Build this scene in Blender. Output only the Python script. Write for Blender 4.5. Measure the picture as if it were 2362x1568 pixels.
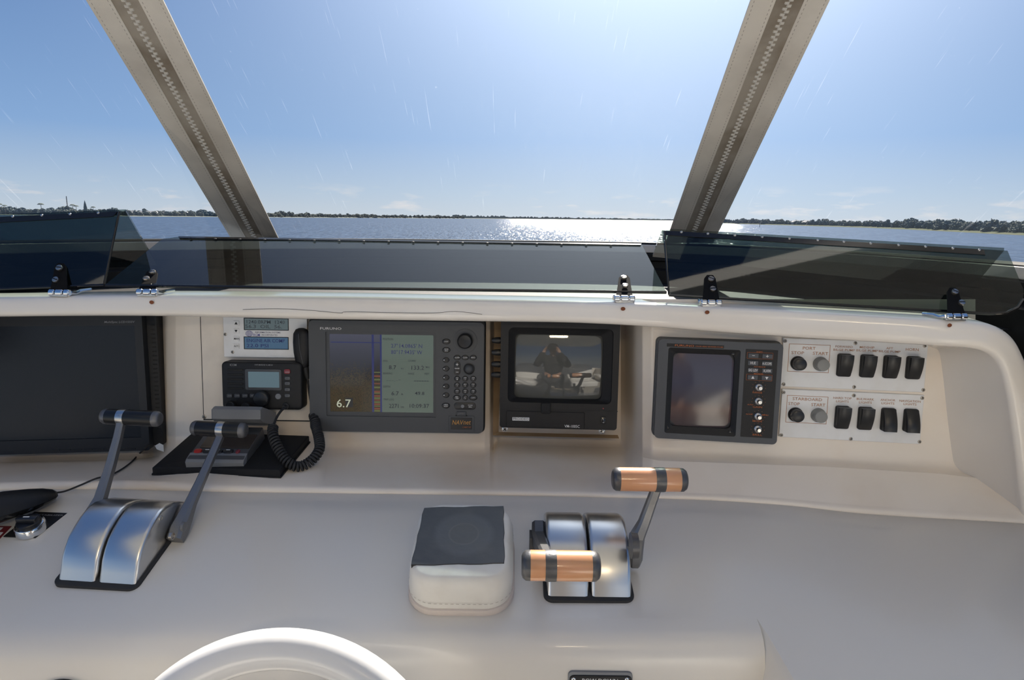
import bpy, bmesh, math, random
from mathutils import Vector, Matrix
R_ = math.radians
random.seed(7)
SC = bpy.context.scene
COL = SC.collection
for o in list(bpy.data.objects):
    bpy.data.objects.remove(o, do_unlink=True)

# ------------------------------------------------------------------ camera
FPX, CX, CY = 1500.0, 1181.0, 784.0
EYE = 1.55
PITCH, ROLL = math.atan(282 / 1500.0), 0.0140
CAM = Vector((0, 0, EYE))
fw = Vector((0, math.cos(PITCH), -math.sin(PITCH)))
r0 = Vector((1, 0, 0))
w0 = Vector((0, math.sin(PITCH), math.cos(PITCH)))
rt = r0 * math.cos(ROLL) + w0 * math.sin(ROLL)
up = w0 * math.cos(ROLL) - r0 * math.sin(ROLL)
cd = bpy.data.cameras.new('camera')
cd.sensor_width = 36.0
cd.lens = 36.0 * FPX / 2362.0
cd.clip_start = 0.01
cd.clip_end = 20000
cam = bpy.data.objects.new('camera', cd)
M = Matrix.Identity(4)
for i in range(3):
    M[i][0] = rt[i]; M[i][1] = up[i]; M[i][2] = -fw[i]; M[i][3] = CAM[i]
cam.matrix_world = M
COL.objects.link(cam)
SC.camera = cam

# ------------------------------------------------------------------ light
SUN_AZ, SUN_EL = R_(12.0), R_(41.0)
SUN = Vector((math.sin(SUN_AZ) * math.cos(SUN_EL), math.cos(SUN_AZ) * math.cos(SUN_EL), math.sin(SUN_EL)))
sd = bpy.data.lights.new('sun', 'SUN')
sd.energy = 16.0
sd.angle = R_(0.55)
sd.color = (1.0, 0.92, 0.80)
so = bpy.data.objects.new('sun', sd)
so.rotation_euler = SUN.to_track_quat('Z', 'Y').to_euler()
so.location = (0, 0, 8)
COL.objects.link(so)

SC.view_settings.view_transform = 'Standard'
SC.view_settings.look = 'None'
SC.view_settings.gamma = 1.0
SC.view_settings.use_curve_mapping = False
SC.view_settings.exposure = -0.15

wd = bpy.data.worlds.new('sky_world')
SC.world = wd
wd.use_nodes = True
nt = wd.node_tree
nt.nodes.clear()


def N(nt, t, **kw):
    n = nt.nodes.new(t)
    for k, v in kw.items():
        setattr(n, k, v)
    return n


def math_n(nt, op, a, b=None, c=None):
    n = N(nt, 'ShaderNodeMath', operation=op)
    for i, v in enumerate((a, b, c)):
        if v is None:
            continue
        if isinstance(v, (int, float)):
            n.inputs[i].default_value = v
        else:
            nt.links.new(v, n.inputs[i])
    return n.outputs[0]


def mixc(nt, fac, a, b, mode='MIX'):
    n = N(nt, 'ShaderNodeMix', data_type='RGBA', blend_type=mode)
    for sock, v in ((n.inputs[0], fac), (n.inputs[6], a), (n.inputs[7], b)):
        if isinstance(v, (int, float)):
            sock.default_value = v
        elif isinstance(v, tuple):
            sock.default_value = v if len(v) == 4 else (*v, 1)
        else:
            nt.links.new(v, sock)
    return n.outputs[2]


def ramp(nt, fac, stops):
    n = N(nt, 'ShaderNodeValToRGB')
    el = n.color_ramp.elements
    while len(el) < len(stops):
        el.new(0.5)
    for e, (p, c) in zip(el, stops):
        e.position = p
        e.color = c if len(c) == 4 else (*c, 1)
    nt.links.new(fac, n.inputs[0])
    return n.outputs[0]


def sky_nodes():
    tc = N(nt, 'ShaderNodeTexCoord')
    sep = N(nt, 'ShaderNodeSeparateXYZ')
    nt.links.new(tc.outputs['Generated'], sep.inputs[0])
    z = math_n(nt, 'MAXIMUM', sep.outputs[2], 0.0)
    base = ramp(nt, z, [(0.0, (0.60, 0.68, 0.76)), (0.035, (0.48, 0.61, 0.76)), (0.11, (0.25, 0.43, 0.73)),
                        (0.30, (0.105, 0.235, 0.52)), (0.65, (0.075, 0.175, 0.43)), (1.0, (0.06, 0.15, 0.38))])
    # brightening of the air around the sun
    dot = N(nt, 'ShaderNodeVectorMath', operation='DOT_PRODUCT')
    nt.links.new(tc.outputs['Generated'], dot.inputs[0])
    dot.inputs[1].default_value = SUN
    d = math_n(nt, 'MAXIMUM', dot.outputs['Value'], 0.0)
    h1 = math_n(nt, 'MULTIPLY', math_n(nt, 'POWER', d, 7.0), 0.62)
    h2 = math_n(nt, 'MULTIPLY', math_n(nt, 'POWER', d, 13.0), 1.8)
    h3 = math_n(nt, 'MULTIPLY', math_n(nt, 'POWER', d, 300.0), 4.0)
    h = math_n(nt, 'ADD', math_n(nt, 'ADD', h1, h2), h3)
    hc = N(nt, 'ShaderNodeVectorMath', operation='SCALE')
    hc.inputs[0].default_value = (0.88, 0.95, 1.0)
    nt.links.new(h, hc.inputs['Scale'])
    # low fair-weather clouds near the horizon
    mp = N(nt, 'ShaderNodeMapping')
    mp.inputs['Scale'].default_value = (9, 9, 42)
    nt.links.new(tc.outputs['Generated'], mp.inputs[0])
    nz = N(nt, 'ShaderNodeTexNoise')
    nz.inputs['Scale'].default_value = 1.6
    nz.inputs['Detail'].default_value = 6.0
    nz.inputs['Roughness'].default_value = 0.55
    nt.links.new(mp.outputs[0], nz.inputs['Vector'])
    cl = ramp(nt, nz.outputs['Fac'], [(0.55, (0, 0, 0)), (0.69, (1, 1, 1))])
    band = ramp(nt, z, [(0.004, (0.5, 0.5, 0.5)), (0.02, (0.7, 0.7, 0.7)), (0.036, (0.3, 0.3, 0.3)), (0.05, (0, 0, 0))])
    cm = mixc(nt, 1.0, cl, band, 'MULTIPLY')
    withc = mixc(nt, cm, base, (0.86, 0.82, 0.80))
    tot = mixc(nt, 1.0, withc, hc.outputs[0], 'ADD')
    # sea colour below the horizon line
    bg = N(nt, 'ShaderNodeBackground')
    bg.inputs['Strength'].default_value = 1.0
    nt.links.new(tot, bg.inputs['Color'])
    out = N(nt, 'ShaderNodeOutputWorld')
    nt.links.new(bg.outputs[0], out.inputs['Surface'])


sky_nodes()

# ------------------------------------------------------------------ pixel <-> space


def ray(px, py):
    return fw * FPX + rt * (px - CX) + up * (CY - py)


def D(px, py, d):
    """point seen at pixel px,py whose distance along world Y is d"""
    v = ray(px, py)
    return CAM + v * (d / v.y)


def PZ(px, py, z):
    v = ray(px, py)
    return CAM + v * ((z - EYE) / v.z)


def proj(p):
    v = Vector(p) - CAM
    k = FPX / v.dot(fw)
    return CX + v.dot(rt) * k, CY - v.dot(up) * k


def zc(p):
    return (Vector(p) - CAM).dot(fw)


def interp(pts, x):
    """monotone cubic through (x, y) points"""
    n = len(pts)
    if x <= pts[0][0]:
        return pts[0][1] + (x - pts[0][0]) * (pts[1][1] - pts[0][1]) / (pts[1][0] - pts[0][0])
    if x >= pts[-1][0]:
        return pts[-1][1] + (x - pts[-1][0]) * (pts[-1][1] - pts[-2][1]) / (pts[-1][0] - pts[-2][0])
    i = max(k for k in range(n - 1) if pts[k][0] <= x)
    s = [(pts[k + 1][1] - pts[k][1]) / (pts[k + 1][0] - pts[k][0]) for k in range(n - 1)]

    def m(k):
        if k == 0: return s[0]
        if k == n - 1: return s[-1]
        if s[k - 1] * s[k] <= 0: return 0.0
        return 2 * s[k - 1] * s[k] / (s[k - 1] + s[k])
    h = pts[i + 1][0] - pts[i][0]
    t = (x - pts[i][0]) / h
    return ((2*t**3 - 3*t*t + 1) * pts[i][1] + (t**3 - 2*t*t + t) * h * m(i)
            + (-2*t**3 + 3*t*t) * pts[i + 1][1] + (t**3 - t*t) * h * m(i + 1))


def lin(pts, x):
    for (a, b), (c, d) in zip(pts, pts[1:]):
        if x <= c:
            return b + (d - b) * (x - a) / (c - a)
    (a, b), (c, d) = pts[-2:]
    return b + (d - b) * (x - a) / (c - a)


# ------------------------------------------------------------------ materials
MAT = {}


def mat(name, color, rough=0.5, metal=0.0, spec=0.5, coat=0.0, bump=None, var=None, emit=None, aniso=0.0):
    """procedural principled material. bump=(scale,strength), var=(scale,colour2,lo,hi)"""
    m = bpy.data.materials.new(name)
    m.use_nodes = True
    t = m.node_tree
    b = t.nodes['Principled BSDF']
    b.inputs['Base Color'].default_value = (*color, 1)
    b.inputs['Roughness'].default_value = rough
    b.inputs['Metallic'].default_value = metal
    b.inputs['Specular IOR Level'].default_value = spec
    b.inputs['Coat Weight'].default_value = coat
    b.inputs['Coat Roughness'].default_value = 0.08
    if aniso:
        b.inputs['Anisotropic'].default_value = aniso
    tc = N(t, 'ShaderNodeTexCoord')
    if var:
        nz = N(t, 'ShaderNodeTexNoise')
        nz.inputs['Scale'].default_value = var[0]
        nz.inputs['Detail'].default_value = 5
        t.links.new(tc.outputs['Object'], nz.inputs['Vector'])
        f = ramp(t, nz.outputs['Fac'], [(var[2], (0, 0, 0)), (var[3], (1, 1, 1))])
        t.links.new(mixc(t, f, color, var[1]), b.inputs['Base Color'])
    if bump:
        nz = N(t, 'ShaderNodeTexNoise')
        nz.inputs['Scale'].default_value = bump[0]
        nz.inputs['Detail'].default_value = 3
        t.links.new(tc.outputs['Object'], nz.inputs['Vector'])
        bp = N(t, 'ShaderNodeBump')
        bp.inputs['Strength'].default_value = bump[1]
        bp.inputs['Distance'].default_value = 0.001
        t.links.new(nz.outputs['Fac'], bp.inputs['Height'])
        t.links.new(bp.outputs[0], b.inputs['Normal'])
    if emit:
        b.inputs['Emission Color'].default_value = (*emit[0], 1)
        b.inputs['Emission Strength'].default_value = emit[1]
    MAT[name] = m
    return m


mat('gelcoat', (0.82, 0.775, 0.715), 0.24, coat=0.30, var=(2.2, (0.76, 0.69, 0.60), 0.42, 0.75))
mat('gelcoat_cream', (0.86, 0.775, 0.67), 0.35, coat=0.15, var=(4.0, (0.74, 0.60, 0.45), 0.45, 0.8))
mat('gelcoat_dash', (0.68, 0.64, 0.58), 0.30, coat=0.25, var=(3.0, (0.66, 0.64, 0.61), 0.4, 0.75))
mat('panel_white', (0.80, 0.80, 0.80), 0.4, var=(30, (0.74, 0.73, 0.71), 0.45, 0.8))
mat('panel_cream', (0.84, 0.76, 0.66), 0.42, var=(18, (0.70, 0.63, 0.55), 0.45, 0.8))
mat('black_plastic', (0.010, 0.010, 0.011), 0.45, spec=0.35, bump=(900, 0.25))
mat('black_gloss', (0.012, 0.012, 0.013), 0.14)
mat('black_soft', (0.012, 0.012, 0.013), 0.65, spec=0.3, bump=(500, 0.3))
mat('grey_plastic', (0.060, 0.063, 0.068), 0.45, bump=(1200, 0.2))
mat('grey_slate', (0.055, 0.060, 0.070), 0.42, bump=(1000, 0.2))
mat('grey_mid', (0.20, 0.205, 0.215), 0.5, bump=(900, 0.15))
mat('grey_button', (0.25, 0.25, 0.24), 0.55)
mat('key_black', (0.013, 0.013, 0.014), 0.35)
mat('white_print', (0.72, 0.72, 0.72), 0.6)
mat('dim_print', (0.30, 0.30, 0.31), 0.6)
mat('faint_print', (0.10, 0.10, 0.10), 0.6)
mat('copper_print', (0.40, 0.185, 0.085), 0.55)
mat('orange_print', (0.42, 0.11, 0.02), 0.55)
mat('gold_print', (0.52, 0.25, 0.05), 0.5)
mat('blue_print', (0.06, 0.06, 0.30), 0.5)
mat('navy_print', (0.05, 0.05, 0.12), 0.5)
mat('black_print', (0.02, 0.02, 0.02), 0.6)
mat('chrome', (0.75, 0.76, 0.77), 0.10, metal=1.0)
mat('steel', (0.55, 0.54, 0.52), 0.28, metal=1.0, var=(200, (0.40, 0.37, 0.33), 0.5, 0.8))
mat('screw_steel', (0.45, 0.42, 0.38), 0.35, metal=1.0, var=(400, (0.25, 0.17, 0.10), 0.5, 0.75))
mat('dark_slot', (0.01, 0.01, 0.01), 0.7)
mat('cast_alloy', (0.23, 0.23, 0.235), 0.42, metal=0.75, bump=(300, 0.3))
mat('cast_dark', (0.10, 0.10, 0.105), 0.38, metal=0.6, bump=(250, 0.3))
mat('rubber', (0.02, 0.02, 0.021), 0.7)
mat('canvas', (0.76, 0.70, 0.62), 0.85, bump=(900, 0.4), var=(6, (0.53, 0.48, 0.42), 0.4, 0.75))
mat('canvas_tape', (0.40, 0.35, 0.29), 0.9, bump=(900, 0.5), var=(9, (0.20, 0.155, 0.11), 0.42, 0.72))
mat('thread', (0.34, 0.30, 0.26), 0.9)
mat('zipper_tooth', (0.66, 0.62, 0.56), 0.45)
mat('vinyl_cover', (0.72, 0.69, 0.63), 0.55, bump=(35, 0.5), var=(16, (0.60, 0.55, 0.48), 0.46, 0.8))
mat('vinyl_binding', (0.62, 0.54, 0.48), 0.6, bump=(300, 0.4))
mat('dark_band', (0.013, 0.0125, 0.012), 0.6, spec=0.2, var=(5, (0.022, 0.020, 0.017), 0.4, 0.7))
mat('rust_dark', (0.14, 0.11, 0.09), 0.9)
mat('black_grip', (0.010, 0.010, 0.010), 0.32, spec=0.4)
mat('cap_grey', (0.16, 0.16, 0.165), 0.45, metal=0.7, bump=(300, 0.3))
mat('black_matte', (0.012, 0.012, 0.013), 0.9, spec=0.05)
mat('rust', (0.20, 0.06, 0.02), 0.8)
mat('plywood', (0.40, 0.27, 0.15), 0.75, var=(12, (0.26, 0.16, 0.08), 0.4, 0.7))
mat('red_button', (0.45, 0.02, 0.015), 0.35)
mat('maroon_button', (0.22, 0.03, 0.04), 0.4)
mat('tape_silver', (0.6, 0.6, 0.58), 0.5)
mat('white_vinyl', (0.80, 0.79, 0.76), 0.45)
mat('white_wheel', (0.72, 0.71, 0.70), 0.22, coat=0.4)
mat('jacket', (0.02, 0.021, 0.024), 0.85)
mat('trousers', (0.05, 0.055, 0.065), 0.85)
mat('skin', (0.52, 0.31, 0.22), 0.55)
mat('hair', (0.03, 0.02, 0.015), 0.6)
mat('deck_grey', (0.40, 0.38, 0.34), 0.7)
mat('monitor_dark', (0.020, 0.021, 0.024), 0.42, spec=0.35)
mat('roof_liner', (0.78, 0.77, 0.74), 0.7)
mat('teak', (0.30, 0.20, 0.12), 0.6, var=(8, (0.22, 0.14, 0.08), 0.4, 0.7))
mat('light_lens', (0.9, 0.8, 0.6), 0.5, emit=((1.0, 0.80, 0.52), 100.0))
mat('knob_black', (0.012, 0.012, 0.013), 0.3)


def copper_mat():
    m = mat('copper_sleeve', (0.62, 0.30, 0.16), 0.26, coat=0.5, var=(14, (0.50, 0.25, 0.10), 0.4, 0.75))
    return m


copper_mat()


def brushed(name, col):
    m = bpy.data.materials.new(name)
    m.use_nodes = True
    t = m.node_tree
    b = t.nodes['Principled BSDF']
    b.inputs['Base Color'].default_value = (*col, 1)
    b.inputs['Metallic'].default_value = 1.0
    tc = N(t, 'ShaderNodeTexCoord')
    mp = N(t, 'ShaderNodeMapping')
    mp.inputs['Scale'].default_value = (6, 900, 900)
    t.links.new(tc.outputs['Object'], mp.inputs[0])
    nz = N(t, 'ShaderNodeTexNoise')
    nz.inputs['Scale'].default_value = 1.0
    nz.inputs['Detail'].default_value = 4
    t.links.new(mp.outputs[0], nz.inputs['Vector'])
    mr = N(t, 'ShaderNodeMapRange')
    mr.inputs['To Min'].default_value = 0.275
    mr.inputs['To Max'].default_value = 0.30
    t.links.new(nz.outputs['Fac'], mr.inputs['Value'])
    t.links.new(mr.outputs[0], b.inputs['Roughness'])
    bp = N(t, 'ShaderNodeBump')
    bp.inputs['Strength'].default_value = 0.003
    bp.inputs['Distance'].default_value = 0.0004
    t.links.new(nz.outputs['Fac'], bp.inputs['Height'])
    t.links.new(bp.outputs[0], b.inputs['Normal'])
    MAT[name] = m


brushed('brushed_alloy', (0.66, 0.65, 0.63))


def tint_mat():
    """tinted acrylic: the sheet colours what passes through and mirrors at a shallow angle"""
    m = bpy.data.materials.new('tinted_acrylic')
    m.use_nodes = True
    t = m.node_tree
    t.nodes.clear()
    tr = N(t, 'ShaderNodeBsdfTransparent')
    tr.inputs[0].default_value = (0.50, 0.55, 0.53, 1)
    gl = N(t, 'ShaderNodeBsdfGlossy')
    gl.inputs['Roughness'].default_value = 0.03
    gl.inputs['Color'].default_value = (0.9, 0.9, 0.9, 1)
    fr = N(t, 'ShaderNodeFresnel')
    fr.inputs['IOR'].default_value = 1.49
    mx = N(t, 'ShaderNodeMixShader')
    ge = N(t, 'ShaderNodeNewGeometry')
    t.links.new(math_n(t, 'MULTIPLY', fr.outputs[0], math_n(t, 'SUBTRACT', 1.0, ge.outputs['Backfacing'])), mx.inputs[0])
    t.links.new(tr.outputs[0], mx.inputs[1])
    t.links.new(gl.outputs[0], mx.inputs[2])
    # dust and fine scratches
    tc = N(t, 'ShaderNodeTexCoord')
    nz = N(t, 'ShaderNodeTexNoise')
    nz.inputs['Scale'].default_value = 150
    nz.inputs['Detail'].default_value = 3
    t.links.new(tc.outputs['Object'], nz.inputs['Vector'])
    sp = ramp(t, nz.outputs['Fac'], [(0.70, (0, 0, 0)), (0.84, (0.07, 0.07, 0.07))])
    nz2 = N(t, 'ShaderNodeTexNoise')
    nz2.inputs['Scale'].default_value = 9
    t.links.new(tc.outputs['Object'], nz2.inputs['Vector'])
    film = ramp(t, nz2.outputs['Fac'], [(0.35, (0.001, 0.001, 0.001)), (0.75, (0.004, 0.004, 0.004))])
    df = N(t, 'ShaderNodeBsdfDiffuse')
    df.inputs[0].default_value = (0.5, 0.5, 0.48, 1)
    mx2 = N(t, 'ShaderNodeMixShader')
    t.links.new(math_n(t, 'ADD', sp, film), mx2.inputs[0])
    t.links.new(mx.outputs[0], mx2.inputs[1])
    t.links.new(df.outputs[0], mx2.inputs[2])
    o = N(t, 'ShaderNodeOutputMaterial')
    t.links.new(mx2.outputs[0], o.inputs[0])
    m.use_transparent_shadow = True
    MAT['tinted_acrylic'] = m


tint_mat()


def clear_vinyl():
    m = bpy.data.materials.new('clear_vinyl')
    m.use_nodes = True
    t = m.node_tree
    t.nodes.clear()
    tr = N(t, 'ShaderNodeBsdfTransparent')
    tr.inputs[0].default_value = (0.97, 0.975, 0.98, 1)
    rf = N(t, 'ShaderNodeBsdfRefraction')
    rf.inputs['Roughness'].default_value = 0.42
    rf.inputs['IOR'].default_value = 1.18
    tl = N(t, 'ShaderNodeBsdfTranslucent')
    tl.inputs[0].default_value = (0.9, 0.9, 0.9, 1)
    tc = N(t, 'ShaderNodeTexCoord')
    # fine scratches: two stretched noises, thresholded hard
    masks = []
    for rot, sc, lo, hi in ((0.5, (300, 7, 7), 0.705, 0.78), (-0.9, (340, 8, 8), 0.71, 0.78)):
        mp = N(t, 'ShaderNodeMapping')
        mp.inputs['Rotation'].default_value = (0, rot, rot)
        mp.inputs['Scale'].default_value = sc
        t.links.new(tc.outputs['Object'], mp.inputs[0])
        nz = N(t, 'ShaderNodeTexNoise')
        nz.inputs['Scale'].default_value = 1.0
        nz.inputs['Detail'].default_value = 2
        t.links.new(mp.outputs[0], nz.inputs['Vector'])
        masks.append(ramp(t, nz.outputs['Fac'], [(lo, (0, 0, 0)), (hi, (0.5, 0.5, 0.5))]))
    nz = N(t, 'ShaderNodeTexNoise')
    nz.inputs['Scale'].default_value = 90
    t.links.new(tc.outputs['Object'], nz.inputs['Vector'])
    masks.append(ramp(t, nz.outputs['Fac'], [(0.77, (0, 0, 0)), (0.82, (0.5, 0.5, 0.5))]))
    sc_ = math_n(t, 'ADD', math_n(t, 'ADD', masks[0], masks[1]), masks[2])
    m1 = N(t, 'ShaderNodeMixShader')
    m1.inputs[0].default_value = 0.05
    t.links.new(tr.outputs[0], m1.inputs[1])
    t.links.new(rf.outputs[0], m1.inputs[2])
    m2 = N(t, 'ShaderNodeMixShader')
    t.links.new(math_n(t, 'ADD', math_n(t, 'MULTIPLY', sc_, 0.09), 0.004), m2.inputs[0])
    t.links.new(m1.outputs[0], m2.inputs[1])
    t.links.new(tl.outputs[0], m2.inputs[2])
    o = N(t, 'ShaderNodeOutputMaterial')
    t.links.new(m2.outputs[0], o.inputs[0])
    m.use_transparent_shadow = True
    MAT['clear_vinyl'] = m


clear_vinyl()


def nonskid():
    m = mat('black_nonskid', (0.02, 0.02, 0.02), 0.6, spec=0.25)
    t = m.node_tree
    b = t.nodes['Principled BSDF']
    tc = N(t, 'ShaderNodeTexCoord')
    vo = N(t, 'ShaderNodeTexVoronoi')
    vo.inputs['Scale'].default_value = 800
    t.links.new(tc.outputs['Object'], vo.inputs['Vector'])
    bp = N(t, 'ShaderNodeBump')
    bp.inputs['Strength'].default_value = 0.3
    bp.inputs['Distance'].default_value = 0.0006
    t.links.new(vo.outputs['Distance'], bp.inputs['Height'])
    t.links.new(bp.outputs[0], b.inputs['Normal'])
    c = ramp(t, vo.outputs['Color'], [(0.85, (0.014, 0.014, 0.015)), (0.96, (0.12, 0.11, 0.10))])
    t.links.new(c, b.inputs['Base Color'])


nonskid()


def water():
    """choppy river: every ripple face tilts a little differently, so it mirrors its own patch of sky or the sun"""
    m = mat('water', (0.052, 0.078, 0.122), 0.09, spec=0.5)
    t = m.node_tree
    b = t.nodes['Principled BSDF']
    b.inputs['IOR'].default_value = 1.33
    tc = N(t, 'ShaderNodeTexCoord')
    cols = []
    for k, sc in enumerate(((3.6, 0.30, 1), (7.5, 0.55, 1))):
        mp = N(t, 'ShaderNodeMapping')
        mp.inputs['Scale'].default_value = sc
        mp.inputs['Rotation'].default_value = (0, 0, 0.06 - 0.10 * k)
        t.links.new(tc.outputs['Object'], mp.inputs[0])
        vo = N(t, 'ShaderNodeTexVoronoi', voronoi_dimensions='2D')
        vo.inputs['Scale'].default_value = 1.0
        t.links.new(mp.outputs[0], vo.inputs['Vector'])
        sp = N(t, 'ShaderNodeSeparateColor')
        t.links.new(vo.outputs['Color'], sp.inputs[0])
        cols.append(sp)
    rx = math_n(t, 'SUBTRACT', math_n(t, 'ADD', cols[0].outputs[0], cols[1].outputs[0]), 1.0)
    ry = math_n(t, 'MULTIPLY', math_n(t, 'ADD', cols[0].outputs[1], cols[1].outputs[1]), 0.5)
    cb = N(t, 'ShaderNodeCombineXYZ')
    t.links.new(math_n(t, 'MULTIPLY', rx, 0.27), cb.inputs[0])
    t.links.new(math_n(t, 'MULTIPLY_ADD', ry, -0.56, -0.02), cb.inputs[1])
    cb.inputs[2].default_value = 1.0
    nv = N(t, 'ShaderNodeVectorMath', operation='NORMALIZE')
    t.links.new(cb.outputs[0], nv.inputs[0])
    t.links.new(nv.outputs[0], b.inputs['Normal'])


water()
mat('foliage_dark', (0.095, 0.118, 0.120), 0.95, spec=0.1, var=(0.9, (0.14, 0.165, 0.150), 0.42, 0.66))  # distance haze painted into the leaf colour: paler, bluish grey
mat('foliage_olive', (0.115, 0.130, 0.115), 0.95, spec=0.1, var=(0.9, (0.17, 0.172, 0.135), 0.42, 0.66))  # olive leaves, air haze likewise mixed into the base colour
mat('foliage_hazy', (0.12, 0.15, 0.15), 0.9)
mat('foliage_palm', (0.07, 0.09, 0.06), 0.9)
mat('trunk', (0.12, 0.10, 0.085), 0.9)
mat('marsh_grass', (0.045, 0.058, 0.030), 0.95, spec=0.05, var=(0.12, (0.07, 0.068, 0.04), 0.4, 0.7))
mat('house_wall', (0.30, 0.29, 0.28), 0.8)
mat('house_roof', (0.32, 0.31, 0.30), 0.7)
mat('house_roof_dark', (0.14, 0.13, 0.13), 0.7)

# ------------------------------------------------------------------ mesh building
MW = {}


class MB:
    def __init__(s):
        s.v = []; s.f = []

    def add(s, vs, fs):
        o = len(s.v)
        s.v += [Vector(p) for p in vs]
        s.f += [tuple(i + o for i in f) for f in fs]
        return s

    def box(s, x0, x1, y0, y1, z0, z1):
        return s.add([(x0, y0, z0), (x1, y0, z0), (x1, y1, z0), (x0, y1, z0), (x0, y0, z1), (x1, y0, z1), (x1, y1, z1), (x0, y1, z1)],
                     [(0, 3, 2, 1), (4, 5, 6, 7), (0, 1, 5, 4), (1, 2, 6, 5), (2, 3, 7, 6), (3, 0, 4, 7)])

    def prism(s, out, z0, z1, bev=0.0, seg=2, back=False):
        """outline (x,y) CCW extruded z0..z1; the z1 edge rounded by bev"""
        n = len(out)
        rings = [[(x, y, z0) for x, y in out]]
        if bev > 0:
            rings.append([(x, y, z1 - bev) for x, y in out])
            for k in range(1, seg + 1):
                a = math.pi / 2 * k / seg
                ins = inset(out, bev * (1 - math.cos(a)))
                rings.append([(x, y, z1 - bev + bev * math.sin(a)) for x, y in ins])
        else:
            rings.append([(x, y, z1) for x, y in out])
        return s.loft(rings, closed=True, cap=True)

    def loft(s, rings, closed=True, cap=False):
        n = len(rings[0])
        vs = [p for r in rings for p in r]
        fs = []
        for i in range(len(rings) - 1):
            for j in range(n if closed else n - 1):
                a, b = i * n + j, i * n + (j + 1) % n
                fs.append((a, b, b + n, a + n))
        if cap:
            fs.append(tuple(reversed(range(n))))
            fs.append(tuple(range((len(rings) - 1) * n, len(rings) * n)))
        return s.add(vs, fs)

    def cyl(s, cx, cy, r, z0, z1, seg=24, bev=0.0, r1=None, sx=1.0):
        r1 = r if r1 is None else r1
        prof = [(r, z0)]
        if bev > 0:
            prof += [(r1, z1 - bev), (r1 - bev * 0.3, z1 - bev * 0.3), (r1 - bev, z1)]
        else:
            prof += [(r1, z1)]
        return s.lathe(prof, seg, cx, cy, sx)

    def lathe(s, prof, seg=24, cx=0, cy=0, sx=1.0, cap=True):
        rings = [[(cx + sx * r * math.cos(2 * math.pi * k / seg), cy + r * math.sin(2 * math.pi * k / seg), z) for k in range(seg)] for r, z in prof]
        return s.loft(rings, True, cap)

    def ringp(s, o, i, z0, z1):
        """frame between two outlines of the same length"""
        n = len(o)
        vs = [(x, y, z0) for x, y in o] + [(x, y, z1) for x, y in o] + [(x, y, z1) for x, y in i] + [(x, y, z0) for x, y in i]
        fs = []
        for k in range(4):
            for j in range(n):
                a, b = k * n + j, k * n + (j + 1) % n
                c, d = ((k + 1) % 4) * n + (j + 1) % n, ((k + 1) % 4) * n + j
                fs.append((a, b, c, d))
        return s.add(vs, fs)

    def tube(s, path, r, seg=8, cap=True):
        path = [Vector(p) for p in path]
        rad = r if isinstance(r, (list, tuple)) else [r] * len(path)
        rings = []
        nrm = None
        for i, p in enumerate(path):
            t = (path[min(i + 1, len(path) - 1)] - path[max(i - 1, 0)]).normalized()
            if nrm is None:
                a = Vector((0, 0, 1)) if abs(t.z) < 0.9 else Vector((1, 0, 0))
                nrm = t.cross(a).normalized()
            else:
                nrm = (nrm - t * nrm.dot(t)).normalized()
            bi = t.cross(nrm)
            rings.append([p + (nrm * math.cos(2 * math.pi * k / seg) + bi * math.sin(2 * math.pi * k / seg)) * rad[i] for k in range(seg)])
        return s.loft(rings, True, cap)

    def grid(s, rows):
        n = len(rows[0])
        vs = [p for r in rows for p in r]
        fs = [(i * n + j, i * n + j + 1, (i + 1) * n + j + 1, (i + 1) * n + j) for i in range(len(rows) - 1) for j in range(n - 1)]
        return s.add(vs, fs)

    def slab(s, quad, th, nrm=None):
        """polygon thickened by th along its normal, back face below"""
        q = [Vector(p) for p in quad]
        n = nrm or (q[1] - q[0]).cross(q[-1] - q[0]).normalized()
        k = len(q)
        vs = q + [p - n * th for p in q]
        fs = [tuple(range(k)), tuple(reversed(range(k, 2 * k)))] + [(i, i + k, (i + 1) % k + k, (i + 1) % k) for i in range(k)]
        return s.add(vs, fs)


def inset(out, d):
    n = len(out)
    res = []
    for i in range(n):
        a, b, c = Vector(out[i - 1]), Vector(out[i]), Vector(out[(i + 1) % n])
        e1, e2 = (b - a), (c - b)
        if e1.length < 1e-9 or e2.length < 1e-9:
            res.append((b.x, b.y)); continue
        e1.normalize(); e2.normalize()
        n1, n2 = Vector((-e1.y, e1.x)), Vector((-e2.y, e2.x))
        m = (n1 + n2)
        if m.length < 1e-6:
            m = n1
        m.normalize()
        k = d / max(0.4, m.dot(n1))
        res.append((b.x + m.x * k, b.y + m.y * k))
    return res


def rr(x0, x1, y0, y1, r=0.0, n=4):
    if r <= 0:
        return [(x0, y0), (x1, y0), (x1, y1), (x0, y1)]
    r = min(r, (x1 - x0) / 2 * 0.999, (y1 - y0) / 2 * 0.999)
    out = []
    for cx, cy, a0 in ((x1 - r, y0 + r, -90), (x1 - r, y1 - r, 0), (x0 + r, y1 - r, 90), (x0 + r, y0 + r, 180)):
        for k in range(n + 1):
            a = R_(a0 + 90 * k / n)
            out.append((cx + r * math.cos(a), cy + r * math.sin(a)))
    return out


def mesh_from(name, mb, smooth=38):
    me = bpy.data.meshes.new(name)
    me.from_pydata([tuple(p) for p in mb.v], [], mb.f)
    bm = bmesh.new(); bm.from_mesh(me)
    bmesh.ops.remove_doubles(bm, verts=bm.verts, dist=1e-7)
    bmesh.ops.recalc_face_normals(bm, faces=bm.faces)
    bm.to_mesh(me); bm.free()
    if smooth:
        me.polygons.foreach_set('use_smooth', [True] * len(me.polygons))
        me.set_sharp_from_angle(angle=R_(smooth))
    return me


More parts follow.
